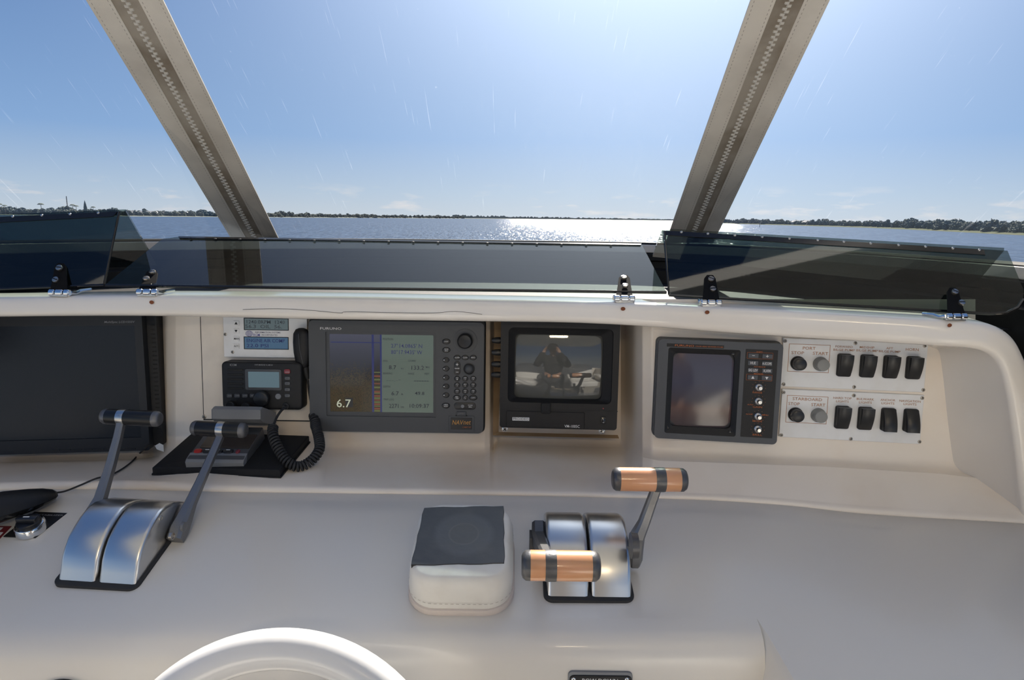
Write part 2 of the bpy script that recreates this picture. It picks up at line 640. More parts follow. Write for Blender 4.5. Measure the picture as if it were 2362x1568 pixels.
def link(name, data, parent=None, m=None):
    o = bpy.data.objects.new(name, data)
    COL.objects.link(o)
    if parent is not None:
        o.parent = parent
        MW[o.name] = MW[parent.name]
    else:
        MW[o.name] = Matrix.Identity(4)
    if m and data is not None:
        data.materials.append(MAT[m])
    return o


def part(name, mb, m, parent=None, smooth=38, world=False, label=None):
    if world and parent is not None:
        inv = MW[parent.name].inverted()
        mb.v = [inv @ p for p in mb.v]
    o = link(name, mesh_from(name, mb, smooth), parent, m)
    if label:
        o['label'] = label
    return o


def tag(o, label=None, cat=None, group=None, kind=None):
    if label: o['label'] = label
    if cat: o['category'] = cat
    if group: o['group'] = group
    if kind: o['kind'] = kind
    return o


def thing(name, label, cat, mtx=None, group=None):
    o = bpy.data.objects.new(name, None)
    o.empty_display_size = 0.02
    COL.objects.link(o)
    m = mtx or Matrix.Identity(4)
    if isinstance(m, Vector):
        m = Matrix.Translation(m)
    o.matrix_world = m
    MW[o.name] = m
    return tag(o, label, cat, group)


def struct(name, mb, m, parent=None, smooth=38, label=None):
    """a piece of the setting: one mesh whose origin lies at its own centre"""
    if parent is None:
        c = Vector((sum(p.x for p in mb.v), sum(p.y for p in mb.v), sum(p.z for p in mb.v))) / len(mb.v)
        mb.v = [p - c for p in mb.v]
        o = link(name, mesh_from(name, mb, smooth), None, m)
        o.location = c
        MW[o.name] = Matrix.Translation(c)
        o['kind'] = 'structure'
    else:
        o = part(name, mb, m, parent, smooth, world=True)
    if label: o['label'] = label
    return o


class Frame:
    """flat face of a device: local x right, y up, z towards the viewer"""

    def __init__(s, px, py, d, yaw=0.0, lean=0.0):
        s.o = D(px, py, d)
        # yaw > 0 turns the face to the right, lean > 0 turns it upwards
        n = Vector((math.sin(yaw) * math.cos(lean), -math.cos(yaw) * math.cos(lean), math.sin(lean)))
        u = Vector((math.cos(yaw), math.sin(yaw), 0))
        v = n.cross(u)
        s.set(u, v, n)

    def set(s, u, v, n):
        s.u, s.vv, s.n = u, v, n
        s.m = Matrix.Identity(4)
        for i in range(3):
            s.m[i][0] = u[i]; s.m[i][1] = v[i]; s.m[i][2] = n[i]; s.m[i][3] = s.o[i]
        s.inv = s.m.inverted()
        return s

    def p(s, px, py, off=0.0):
        v = ray(px, py)
        t = (s.o + s.n * off - CAM).dot(s.n) / v.dot(s.n)
        q = s.inv @ (CAM + v * t)
        return q.x, q.y

    def R(s, x0, y0, x1, y1, off=0.0):
        ym, xm = (y0 + y1) / 2, (x0 + x1) / 2
        return (s.p(x0, ym, off)[0], s.p(x1, ym, off)[0], s.p(xm, y1, off)[1], s.p(xm, y0, off)[1])

    def k(s, px, py):
        return zc(s.m @ Vector((*s.p(px, py), 0))) / FPX


TCACHE = {}


def text(F, st, px, py, hpx, wpx, off, m, parent, slant=0.0, name='lettering', lift=0.0003, bold=0.005):
    """lettering centred on a pixel of a face, hpx high and wpx wide"""
    cu = bpy.data.curves.new('t', 'FONT')
    cu.body = st
    cu.size = 1.0
    cu.resolution_u = 2
    cu.shear = slant
    cu.offset = bold
    ob = bpy.data.objects.new('t', cu)
    COL.objects.link(ob)
    me = bpy.data.meshes.new_from_object(ob)
    bpy.data.objects.remove(ob); bpy.data.curves.remove(cu)
    if not me.vertices:
        return None
    xs = [v.co.x for v in me.vertices]; ys = [v.co.y for v in me.vertices]
    w, h = max(xs) - min(xs), max(ys) - min(ys)
    k = F.k(px, py)
    sx = wpx * k / w
    sy = hpx * k / h if hpx else sx
    cx, cy = (max(xs) + min(xs)) / 2, (max(ys) + min(ys)) / 2
    u, v = F.p(px, py, off)
    for q in me.vertices:
        q.co = ((q.co.x - cx) * sx + u, (q.co.y - cy) * sy + v, off + lift)
    me.name = name
    o = link(name, me, parent, m)
    return o


def screw(F, px, py, rpx, off, parent, m='screw_steel', h=0.0012, slot=True, name='screw'):
    u, v = F.p(px, py, off)
    r = rpx * F.k(px, py)
    b = MB(); b.lathe([(r, off - 0.001), (r, off + h * 0.3), (r * 0.75, off + h * 0.85), (r * 0.3, off + h)], 12, u, v)
    o = part(name, b, m, parent)
    if slot:
        b = MB(); a = random.random() * 3
        for da in (0, math.pi / 2):
            c, s_ = math.cos(a + da), math.sin(a + da)
            l, w = r * 0.6, r * 0.14
            b.add([(u + c * l - s_ * w, v + s_ * l + c * w, off + h + 0.0001), (u - c * l - s_ * w, v - s_ * l + c * w, off + h + 0.0001),
                   (u - c * l + s_ * w, v - s_ * l - c * w, off + h + 0.0001), (u + c * l + s_ * w, v + s_ * l - c * w, off + h + 0.0001)], [(0, 1, 2, 3)])
        part('screw_recess', b, 'dark_slot', o, 0)
    return o
# ================================================================== the setting: sea and shores
WZ = EYE - 4.5
b = MB()
b.grid([[(x, y, WZ) for x in (-6000, -1500, 0, 1500, 6000)] for y in (4, 300, 1500, 9000)])
o = struct('water', b, 'water'); o['label'] = 'wide blue river with sun glitter beyond the windscreen'


def shore_y(pts, px):
    return 4.5 * FPX / lin(pts, px)


LEFT_SHORE = [(-120, 10.6), (0, 10), (300, 9), (600, 7), (900, 4.5), (1200, 2.6), (1560, 1.4), (1700, 1.2)]
RIGHT_SHORE = [(1640, 5.2), (1700, 7.0), (1860, 9.2), (2000, 11.5), (2150, 16), (2362, 23.5), (2600, 34)]


def shore_pt(pts, px, back=0.0, z=WZ):
    d = shore_y(pts, px) + back
    k = (px - CX) / (FPX * 1.0)
    return Vector((k * d * 0.986, d, z))


def bank(name, pts, pxs, m, depth, h, label):
    rows = []
    for bk, z in ((-6, -0.3), (0, 0.25), (12, h * 0.6), (depth, h)):
        rows.append([shore_pt(pts, p, bk, WZ + z) for p in pxs])
    o = struct(name, MB().grid(rows), m, smooth=60)
    o['label'] = label
    return o


bank('bank_left', LEFT_SHORE, range(-120, 1701, 30), 'foliage_olive', 120, 1.6, 'low green far river bank')
bank('bank_right', RIGHT_SHORE, range(1640, 2601, 30), 'marsh_grass', 90, 1.5, 'low marshy near river bank with grass')


def lump_tree(seed, w, h, lumps, m='foliage_dark'):
    """crown of noisy clumps on a trunk, base at the origin"""
    rnd = random.Random(seed)
    b = MB()
    for i in range(lumps):
        bm = bmesh.new()
        bmesh.ops.create_icosphere(bm, subdivisions=3, radius=1)
        a = rnd.random() * 6.28
        rr_ = rnd.random() ** 0.6 * w * 0.40
        c = Vector((math.cos(a) * rr_, math.sin(a) * rr_, h * (0.14 + 0.70 * rnd.random() * (1 - 0.6 * rr_ / (w * 0.4)))))
        s = w * (0.11 + 0.11 * rnd.random())
        for v in bm.verts:
            k = 1 + 0.7 * (rnd.random() - 0.5)
            v.co = Vector((v.co.x * s * k, v.co.y * s * k, v.co.z * s * 0.85 * k)) + c
            v.co.z = max(0.0, min(v.co.z, h * 1.02))
        bm.verts.ensure_lookup_table()
        b.add([v.co for v in bm.verts], [tuple(v.index for v in f.verts) for f in bm.faces])
        bm.free()
    return b


def trunk_b(h, r):
    b = MB(); b.tube([(0, 0, -0.3), (0.1, 0, h * 0.4), (0, 0.1, h * 0.8)], [r, r * 0.8, r * 0.5], 6)
    return b


TREES = []
for sd_, w, h, l, m in ((1, 13, 9, 22, 'foliage_dark'), (2, 10, 10, 18, 'foliage_dark'), (3, 15, 7.5, 26, 'foliage_olive'),
                        (4, 9, 8, 16, 'foliage_dark'), (5, 12, 6.5, 22, 'foliage_olive')):
    cm = mesh_from('tree_crown', lump_tree(sd_, w, h, l), 25)
    cm.materials.append(MAT[m])
    tm = mesh_from('tree_trunk', trunk_b(h, 0.35))
    tm.materials.append(MAT['trunk'])
    TREES.append((cm, tm))


def palm_mesh():
    b = MB()
    for k in range(11):
        a = k * 2 * math.pi / 11
        pts = []
        for t in (0, 0.35, 0.7, 1.0):
            rr_ = 2.6 * t
            pts.append(Vector((math.cos(a) * rr_, math.sin(a) * rr_, 9.0 + 1.5 * t - 2.6 * t * t)))
        side = Vector((-math.sin(a), math.cos(a), 0))
        for i in range(3):
            w0_, w1_ = (0.45, 0.55, 0.45, 0.05)[i], (0.45, 0.55, 0.45, 0.05)[i + 1]
            b.add([pts[i] - side * w0_, pts[i] + side * w0_, pts[i + 1] + side * w1_, pts[i + 1] - side * w1_,
                   pts[i] + Vector((0, 0, 0.2)), pts[i + 1] + Vector((0, 0, 0.2))], [(0, 3, 5, 4), (4, 5, 2, 1), (0, 1, 2, 3)])
    return b


PALM = mesh_from('palm_crown', palm_mesh(), 20); PALM.materials.append(MAT['foliage_palm'])
b = MB(); b.tube([(0, 0, -0.3), (0.2, 0, 4), (0.1, 0, 9)], [0.3, 0.22, 0.18], 6)
PALMT = mesh_from('palm_trunk', b); PALMT.materials.append(MAT['trunk'])


def put_tree(pair, p, s, sz, rz, name, label, group):
    r = bpy.data.objects.new(name, None)
    COL.objects.link(r)
    r.location = p; r.rotation_euler = (0, 0, rz); r.scale = (s, s, sz)
    tag(r, label, 'tree', group)
    for nm, me in (('crown', pair[0]), ('trunk', pair[1])):
        c = bpy.data.objects.new(nm, me); COL.objects.link(c); c.parent = r
    return r


rnd = random.Random(11)
px = -25.0
while px < 575:
    for row in range(2):
        q = px + rnd.uniform(-5, 5)
        s = rnd.uniform(0.72, 1.08) * (1.0 if row == 0 else 1.12)
        put_tree(rnd.choice(TREES), shore_pt(LEFT_SHORE, q, 14 + 28 * row, WZ + 0.6), s, s * rnd.uniform(0.85, 1.1), rnd.random() * 6.28,
                 'shore_tree', 'leafy tree in the row on the far bank behind the left zippered strip', 'trees on the far bank behind the left strip')
    px += rnd.uniform(10, 15)
px = 590.0
while px < 1060:
    s = rnd.uniform(0.75, 1.1)
    put_tree(rnd.choice(TREES), shore_pt(LEFT_SHORE, px, 20, WZ + 0.4), s * 1.3, s * rnd.uniform(0.9, 1.15), rnd.random() * 6.28,
             'shore_tree', 'hazy small tree in the distant row across the open water seen in the middle pane', 'distant trees in the middle pane')
    px += rnd.uniform(7, 11)
px = 1655.0
while px < 2400:
    for row in range(2):
        q = px + rnd.uniform(-5, 5)
        s = rnd.uniform(0.62, 0.92) * (1.0 if row == 0 else 1.15)
        put_tree(rnd.choice(TREES), shore_pt(RIGHT_SHORE, q, 22 + 18 * row, WZ + 0.7), s * 0.92, s * rnd.uniform(0.85, 1.05), rnd.random() * 6.28,
                 'mangrove_tree', 'bushy tree in the near wooded bank beyond the right dark visor', 'trees on the near bank')
    px += rnd.uniform(11, 17) * (0.8 if px < 1900 else 1.25)
for q, s in ((0, 1.15), (12, 1.0), (95, 1.25), (168, 1.2), (176, 1.1), (215, 1.0)):
    put_tree((PALM, PALMT), shore_pt(LEFT_SHORE, q, 10, WZ + 0.5), s, s * 1.05, rnd.random() * 6, 'palm_tree',
             'palm tree with drooping crown among the trees on the far bank', 'palm trees on the far bank')
# tall narrow pine
b = MB(); b.lathe([(0.2, 2.0), (2.3, 2.4), (1.9, 5), (2.1, 5.4), (1.6, 8), (1.8, 8.4), (1.2, 11), (1.3, 11.3), (0.7, 14), (0.1, 16.5)], 10)
t = thing('pine_tree', 'tall narrow pine standing above the trees on the far bank', 'tree', shore_pt(LEFT_SHORE, 197, 12, WZ + 0.5))
part('crown', b, 'foliage_dark', t); part('trunk', trunk_b(15, 0.3), 'trunk', t)
# lattice radio mast
b = MB()
p = shore_pt(LEFT_SHORE, 156, 40, WZ + 0.5)
for a in range(3):
    c = Vector((math.cos(a * 2.094) * 0.6, math.sin(a * 2.094) * 0.6, 0))
    b.tube([c, c * 0.5 + Vector((0, 0, 21))], 0.14, 5)
for k in range(10):
    z = k * 2.0
    for a in range(3):
        c1 = Vector((math.cos(a * 2.094), math.sin(a * 2.094), 0)) * 0.6 * (1 - z / 42)
        c2 = Vector((math.cos((a + 1) * 2.094), math.sin((a + 1) * 2.094), 0)) * 0.6 * (1 - (z + 2) / 42)
        b.tube([c1 + Vector((0, 0, z)), c2 + Vector((0, 0, z + 2))], 0.08, 4)
o = part('radio_mast', b, 'trunk'); o.location = p
tag(o, 'thin lattice radio mast rising above the far bank trees', 'mast')


def house(pts, px, w, hgt, roofm, back, label, group):
    p = shore_pt(pts, px, back, WZ + 0.9)
    t = thing('shore_house', label, 'house', p, group)
    b = MB().box(-w / 2, w / 2, 0, 7, 0, hgt); part('wall', b, 'house_wall', t, 0)
    b = MB(); o_ = 0.6
    b.add([(-w/2-o_, -o_, hgt), (w/2+o_, -o_, hgt), (w/2+o_, 7+o_, hgt), (-w/2-o_, 7+o_, hgt), (-w/2+1.5, 3.5, hgt+2.4), (w/2-1.5, 3.5, hgt+2.4)],
          [(0, 1, 5, 4), (1, 2, 5), (2, 3, 4, 5), (3, 0, 4), (0, 3, 2, 1)])
    part('roof', b, roofm, t, 0)
    for k in range(3):
        x = -w / 2 + w * (k + 0.5) / 3
        part('window', MB().box(x - 0.8, x + 0.8, -0.06, 0.1, 0.8, hgt - 0.5), 'black_soft', t, 0)


for q, w in ((303, 9), (338, 22), (420, 11)):
    house(LEFT_SHORE, q, w, 3.2, 'house_roof', 22, 'pale-roofed low house at the water on the far bank', 'pale houses on the far bank')
house(LEFT_SHORE, 390, 20, 3.0, 'house_roof_dark', 24, 'low house with a wide dark roof on the far bank', None)
for q, w in ((1833, 9), (1858, 8)):
    house(RIGHT_SHORE, q, w, 3.0, 'house_roof', 30, 'small pale house among trees on the near bank', 'pale houses on the near bank')
# marker post in the water
b = MB(); b.tube([(0, 0, -1), (0, 0, 3.2)], 0.16, 6); b.box(-0.4, 0.4, -0.05, 0.05, 2.2, 3.2)
o = part('channel_marker', b, 'trunk'); o.location = PZ(1752, 524, WZ)
tag(o, 'small channel marker post standing in the water off the near bank', 'marker')
# farthest tree line, too small to count
rnd = random.Random(5)
top, bot, bk = [], [], []
for q in range(1040, 1660, 3):
    a = shore_pt(LEFT_SHORE, q, 30, WZ)
    hh = (8.5 + rnd.uniform(-2.5, 3.0))
    bot.append(a); top.append(a + Vector((0, 0, hh))); bk.append(a + Vector((0, 60, hh * 0.5)))
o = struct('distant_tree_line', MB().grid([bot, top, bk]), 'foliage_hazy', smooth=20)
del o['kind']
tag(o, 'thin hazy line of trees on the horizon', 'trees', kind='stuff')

# ================================================================== helm console
CON = thing('helm_console', 'white moulded helm console with a hooded instrument recess and sloping dash', 'console', Vector((0.05, 0.95, 0.0)))

PD = [(-700, 1.14), (-300, 1.25), (0, 1.335), (330, 1.375), (352, 1.40), (366, 1.385), (384, 1.358), (405, 1.343), (430, 1.337), (465, 1.335), (712, 1.335), (736, 1.333),
      (748, 1.327), (1118, 1.325), (1130, 1.332), (1139, 1.375), (1150, 1.385), (1432, 1.385), (1441, 1.37), (1462, 1.29), (1482, 1.235), (1505, 1.214), (1540, 1.208),
      (2165, 1.148), (2250, 1.14)]
PB = [(-700, 1062), (-300, 1052), (0, 1046), (330, 1038), (380, 1028), (430, 1012), (465, 990), (712, 994), (735, 1005), (750, 1024), (1118, 1032), (1132, 1024), (1148, 1004), (1432, 1012),
      (1445, 1018), (1480, 1034), (1520, 1042), (1900, 1056), (2165, 1072), (2250, 1082)]


def pd(px, py=870):
    return lin(PD, px) - (py - 870) * 7.6e-5


PE = [(-700, 1136), (-300, 1122), (0, 1113), (270, 1108), (520, 1117), (900, 1124), (1240, 1130), (1640, 1139), (2000, 1167), (2362, 1189), (2600, 1206)]
DE = [(-700, 1.06), (-300, 1.10), (0, 1.118), (700, 1.12), (1400, 1.115), (1700, 1.09), (2000, 1.06), (2340, 1.02), (2600, 0.98)]
PFF = [(-700, 1158), (-300, 1142), (0, 1129), (200, 1127), (520, 1133), (900, 1138), (1240, 1143), (1600, 1151), (1800, 1163), (2000, 1184), (2362, 1206), (2600, 1224)]
DG = [(-700, 0.82), (-300, 0.84), (0, 0.85), (1740, 0.85), (2362, 0.82), (2600, 0.80)]


def E3(px): return D(px, interp(PE, px), interp(DE, px))
def F3(px): return D(px, interp(PFF, px), interp(DE, px) - 0.007)
def G3(px): return D(px, 1425, interp(DG, px))


def dash_pt(px, py):
    a, c = F3(px), G3(px)
    lo, hi = -0.3, 2.2
    for _ in range(40):
        t = (lo + hi) / 2
        if proj(a.lerp(c, t))[1] < py: lo = t
        else: hi = t
    return a.lerp(c, (lo + hi) / 2)


def dash_frame(px, py):
    f = Frame.__new__(Frame)
    f.o = dash_pt(px, py)
    v = (F3(px) - G3(px)); v.x = 0; v.normalize()
    u = Vector((1, 0, 0))
    return f.set(u, v, u.cross(v))


def shelf_pt(px, py):
    a, c = Dn(px), E3(px)
    lo, hi = -0.2, 1.2
    for _ in range(40):
        t = (lo + hi) / 2
        if proj(a.lerp(c, t))[1] < py: lo = t
        else: hi = t
    return a.lerp(c, (lo + hi) / 2)


def Dn(px):
    pb = lin(PB, px) + 20
    return D(px, pb, pd(px, pb) - 0.028)


cols = sorted(set([x for x in range(-700, 2251, 25)] + [p[0] for p in PD] + [p[0] for p in PB]
                  + [352 + 6 * k for k in range(19)] + [1112 + 4 * k for k in range(12)] + [1428 + 8 * k for k in range(12)]))
rows = []
for py in (690, 760, 830, 900, 960):
    rows.append([D(x, py, pd(x, py)) for x in cols])
for a in (0.0, 0.2, 0.45, 0.7, 1.0):
    r = []
    for x in cols:
        pb = lin(PB, x) - 14
        p0 = D(x, pb, pd(x, pb)); p1 = Dn(x)
        pc = D(x, pb + 26, pd(x, pb + 26) - 0.001)
        r.append(p0 * (1 - a) ** 2 + pc * 2 * a * (1 - a) + p1 * a * a)
    rows.append(r)
b = MB().grid(rows)
part('instrument_recess', b, 'gelcoat_cream', CON, 60, world=True, label='cream moulded recess behind the instruments')
cols2 = cols + list(range(2275, 2601, 25))
rows = []
for a in (0, 0.25, 0.5, 0.75, 0.97):
    rows.append([Dn(min(x, 2250)).lerp(E3(x), a) if x <= 2250 else (Dn(2250) + (E3(x) - E3(2250)) * 1.0).lerp(E3(x), a) for x in cols2])
rows.append([E3(x) + Vector((0, -0.001, -0.0006)) for x in cols2])
rows.append([E3(x).lerp(F3(x), 0.35) + Vector((0, -0.0035, 0.001)) for x in cols2])
rows.append([E3(x).lerp(F3(x), 0.75) + Vector((0, -0.0035, 0)) for x in cols2])
rows.append([F3(x) + Vector((0, -0.0012, -0.0008)) for x in cols2])
rows.append([F3(x) + Vector((0, 0.0015, -0.003)) for x in cols2])
part('shelf', MB().grid(rows), 'gelcoat_cream', CON, 60, world=True, label='cream shelf with a raised front bead below the instruments')
rows = [[F3(x) + Vector((0, 0.004, -0.002)) for x in cols2]]
for a in (0, 0.2, 0.4, 0.6, 0.8, 1.0):
    rows.append([F3(x).lerp(G3(x), a) for x in cols2])
part('dash_top', MB().grid(rows), 'gelcoat_dash', CON, 60, world=True, label='glossy white sloping dash')
# rolled front edge and vertical face below the wheel
XW = 1745
cols3 = list(range(-700, XW + 1, 45)) + [XW]
offs = [(0, 0), (-0.018, -0.006), (-0.030, -0.014), (-0.038, -0.026), (-0.043, -0.044), (-0.046, -0.08), (-0.05, -0.2), (-0.06, -0.75)]
part('front_face', MB().grid([[G3(x) + Vector((0, dy, dz)) for x in cols3] for dy, dz in offs]), 'gelcoat_dash', CON, 60, world=True)
# side wing right of the wheel well
wl = [(XW, 1425), (1775, 1470), (1832, 1568), (1930, 1740), (2060, 1950)]
wr = [(2600, 1425), (2620, 1470), (2680, 1568), (2800, 1740), (2950, 1950)]


rows, side = [], []
for (x0, y0), (x1, y1) in zip(wl, wr):
    pts = []
    for k in range(15):
        f = k / 14
        x = x0 + (x1 - x0) * f
        q = G3(x) if y0 == 1425 else dash_pt(x, y0)
        pts.append(q)
    rows.append(pts)
part('side_wing', MB().grid(rows), 'gelcoat_dash', CON, 60, world=True)
fr = [r[0] for r in rows]
part('wing_side', MB().grid([fr, [p + Vector((-0.004, 0.0, -0.005)) for p in fr], [p + Vector((-0.007, 0.0, -0.014)) for p in fr],
                             [p + Vector((-0.03, 0.02, -0.15)) for p in fr], [p + Vector((-0.04, 0.03, -0.6)) for p in fr]]), 'gelcoat_dash', CON, 60, world=True)

# hood: rounded lip over the recess that turns down at its right end
HOOD = [  # outer px,py,depth   inner px,py   recess corner px,py or None
    ((-700, 704, 1.10), (-700, 752), None), ((-500, 698, 1.14), (-500, 744), None), ((-300, 693, 1.18), (-300, 738), None), ((-150, 690, 1.20), (-150, 734), None), ((0, 688, 1.215), (0, 731), None), ((175, 685, 1.23), (175, 729), None),
    ((350, 683, 1.24), (350, 729), None), ((525, 684, 1.247), (525, 732), None), ((700, 686, 1.25), (700, 736), None), ((850, 688, 1.25), (850, 738), None),
    ((1000, 691, 1.25), (1000, 740), None), ((1150, 694, 1.242), (1150, 742), None), ((1300, 697, 1.23), (1300, 744), None), ((1440, 701, 1.21), (1440, 750), None),
    ((1540, 705, 1.19), (1540, 757), None), ((1640, 710, 1.17), (1640, 765), None), ((1770, 716, 1.14), (1770, 774), None), ((1900, 723, 1.11), (1900, 782), None),
    ((2000, 729, 1.087), (2000, 788), None), ((2100, 735, 1.065), (2100, 794), None), ((2200, 741, 1.045), (2180, 799), (2146, 800)), ((2255, 745, 1.037), (2235, 803), (2158, 804)),
    ((2292, 752, 1.033), (2268, 811), (2163, 812)), ((2322, 768, 1.031), (2291, 826), (2166, 828)), ((2345, 792, 1.03), (2305, 848), (2168, 850)), ((2365, 832, 1.03), (2316, 885), (2171, 880)),
    ((2383, 880, 1.03), (2325, 930), (2175, 930)), ((2398, 950, 1.028), (2333, 985), (2180, 985)), ((2412, 1050, 1.024), (2343, 1060), (2187, 1045)),
    ((2424, 1130, 1.02), (2351, 1130), (2192, 1078)), ((2434, 1225, 1.015), (2361, 1196), (2198, 1095))]
rows = [[] for _ in range(12)]
lip_top = []
for (ax, ay, ad), (bx, by), rc in HOOD:
    A = D(ax, ay, ad); B = D(bx, by, ad + 0.002)
    n = (B - A)
    out = (A - B).normalized()
    yv = Vector((0, 1, 0))
    lip_top.append(A)
    rows[0].append(A + yv * 0.085 + out * 0.001)
    rows[1].append(A + yv * 0.05 + out * 0.004)
    rows[2].append(A + yv * 0.014 + out * 0.002)
    rows[3].append(A + yv * 0.004 + out * 0.001)
    rows[4].append(A - out * 0.003 - yv * 0.0005)
    rows[5].append(A.lerp(B, 0.30) - yv * 0.0045)
    rows[6].append(A.lerp(B, 0.62) - yv * 0.0065)
    rows[7].append(A.lerp(B, 0.82) - yv * 0.0075)
    rows[8].append(B + out * 0.0025 - yv * 0.0045)
    rows[9].append(B + yv * 0.002)
    rows[10].append(B + yv * 0.012 + out * 0.003)
    if rc is None:
        px = bx
        rows[11].append(Vector((B.x * 1.03, pd(px) + 0.02, B.z + 0.012)))
    else:
        rows[11].append(D(rc[0], rc[1], pd(min(rc[0], 2165), rc[1]) + 0.004))


def smooth_rows(rows, n=4):
    """Catmull-Rom refinement along each row"""
    res = []
    for r in rows:
        out = []
        for i in range(len(r) - 1):
            p0, p1, p2, p3 = r[max(i - 1, 0)], r[i], r[i + 1], r[min(i + 2, len(r) - 1)]
            for k in range(n):
                t = k / n
                out.append(0.5 * ((2 * p1) + (p2 - p0) * t + (2 * p0 - 5 * p1 + 4 * p2 - p3) * t * t + (3 * p1 - p0 - 3 * p2 + p3) * t ** 3))
        out.append(r[-1])
        res.append(out)
    return res


part('hood', MB().grid(smooth_rows(rows)), 'gelcoat', CON, 60, world=True, label='rounded white lip over the instruments')
# old screw holes in the lip
for px, py in ((350, 697), (1437, 712), (1631, 720), (2190, 750)):
    d_ = interp([(h[0][0], h[0][2]) for h in HOOD[:21]], px)
    p = D(px, py, d_ - 0.0052)
    k = p.y / FPX
    b = MB()
    b.loft([[p + Vector((math.cos(a * 0.5236) * 5.5 * k, -0.0005, math.sin(a * 0.5236) * 4.5 * k)) for a in range(12)],
            [p + Vector((math.cos(a * 0.5236) * 4.5 * k, -0.0009, math.sin(a * 0.5236) * 3.6 * k)) for a in range(12)]], True, True)
    part('screw_hole', b, 'rust', CON, world=True, label='rusty old screw hole')

# hairline crack in the lip
cr = []
for px, py in ((560, 714), (640, 712), (720, 716), (785, 722), (800, 719), (900, 721), (1000, 722), (1050, 718), (1112, 725)):
    n_ = [h for h in HOOD if h[2] is None]
    ay, by, ad = (interp([(h[0][0], h[0][1]) for h in n_], px), interp([(h[1][0], h[1][1]) for h in n_], px), interp([(h[0][0], h[0][2]) for h in n_], px))
    f = (py - ay) / (by - ay)
    cr.append(D(px, py, ad - lin([(0, 0.0005), (0.30, 0.0045), (0.62, 0.0065), (0.82, 0.0075), (1, 0.0075)], f) + 0.0004))
part('hairline_crack', MB().tube(smooth_rows([cr], 4)[0], 0.0004, 5), 'rust_dark', CON, world=True)
# dirt caught along the foot of the bead
rnd = random.Random(9)
b = MB(); x = 150.0
while x < 2400:
    l_ = rnd.uniform(4, 26)
    if rnd.random() < 0.55:
        b.tube([F3(x) + Vector((0, -0.0008, 0.0004)), F3(x + l_ / 2) + Vector((0, -0.0011, 0.0004)), F3(x + l_) + Vector((0, -0.0008, 0.0004))], rnd.uniform(0.00018, 0.0004), 5)
    x += l_ + rnd.uniform(2, 40)
tag(part('seam_dirt', b, 'rust_dark', CON, world=True), kind='stuff')

# ================================================================== foredeck ledge, sill and enclosure
SILL = [(-800, 640, 0.9), (-420, 590, 1.15), (-300, 582, 1.25), (0, 562, 1.5), (400, 552, 1.75), (800, 549, 1.95), (1200, 553, 2.0), (1550, 558, 1.95), (1900, 577, 1.65), (2150, 597, 1.38), (2345, 614, 1.2), (2600, 645, 1.0), (2900, 690, 0.78)]
sp = [D(*s) for s in SILL]
sp = smooth_rows([sp], 5)[0]
sp = [Vector((p.x, p.y, EYE - 0.068)) for p in sp]
LED = EYE - 0.185
lip_b = [D(h[0][0], h[0][1], h[0][2]) + Vector((0, 0.155, 0)) for h in HOOD[:22]]


def along(pts, f):
    x = f * (len(pts) - 1); i = min(int(x), len(pts) - 2)
    return pts[i].lerp(pts[i + 1], x - i)


n = 60
rows = []
for a in (0, 0.33, 0.66, 1.0):
    r = []
    for k in range(n + 1):
        f = k / n
        p0 = along(lip_b, f); s1 = along(sp[4:-8], f)
        p0 = Vector((p0.x, p0.y - 0.095, LED)); s1 = Vector((s1.x, s1.y + 0.05, LED))
        r.append(p0.lerp(s1, a))
    rows.append(r)
struct('trim_1', MB().grid(rows), 'black_nonskid', label='black non-skid ledge between the lip and the windscreen sill')
# outboard side ledge on the right
q = [D(2190, 741, 1.05), D(2900, 741, 1.05)]
b = MB()
b.grid([[Vector((0.74, 1.60, EYE - 0.24)), Vector((1.25, 1.60, EYE - 0.24))], [Vector((0.82, 1.25, EYE - 0.24)), Vector((1.45, 1.25, EYE - 0.24))], [Vector((0.85, 1.14, EYE - 0.242)), Vector((1.52, 1.14, EYE - 0.242))], [Vector((0.87, 1.06, EYE - 0.245)), Vector((1.6, 1.06, EYE - 0.245))],
        [Vector((0.92, 0.6, EYE - 0.26)), Vector((1.7, 0.6, EYE - 0.26))]])
struct('trim_2', b, 'black_nonskid', label='black non-skid side ledge outboard of the console')


def sweep(path, prof):
    """profile (inward, up) swept along the sill path; inward is towards the helm"""
    rows = [[] for _ in prof]
    for i, p in enumerate(path):
        t = (path[min(i + 1, len(path) - 1)] - path[max(i - 1, 0)]); t.z = 0; t.normalize()
        inn = Vector((t.y, -t.x, 0))
        for r, (a, z) in zip(rows, prof):
            r.append(p + inn * a + Vector((0, 0, z)))
    return MB().grid(rows)


struct('trim_3', sweep(sp, [(-0.03, 0.0), (0.0, 0.0), (0.004, -0.004), (0.004, -0.030), (0.012, -0.034), (0.012, -0.052), (0.004, -0.056), (0.004, -0.075), (0.03, -0.08), (0.03, -0.23)]),
       'dark_band', label='dark ribbed windscreen sill')
# pale canvas rail with a zipper along the foot of the panes
struct('trim_4', sweep(sp, [(0.004, -0.006), (0.007, -0.008), (0.007, -0.028), (0.004, -0.030)]), 'canvas', label='beige canvas rail along the foot of the panes')

# posts: zippered canvas strips between the clear panes
POSTS = []


def post_axis(bpx, bpy_, bd, tpx, tpy, td):
    p0, p1 = D(bpx, bpy_, bd), D(tpx, tpy, td)
    v = (p1 - p0)
    return p0 - v * 0.06, p0 + v * 1.75


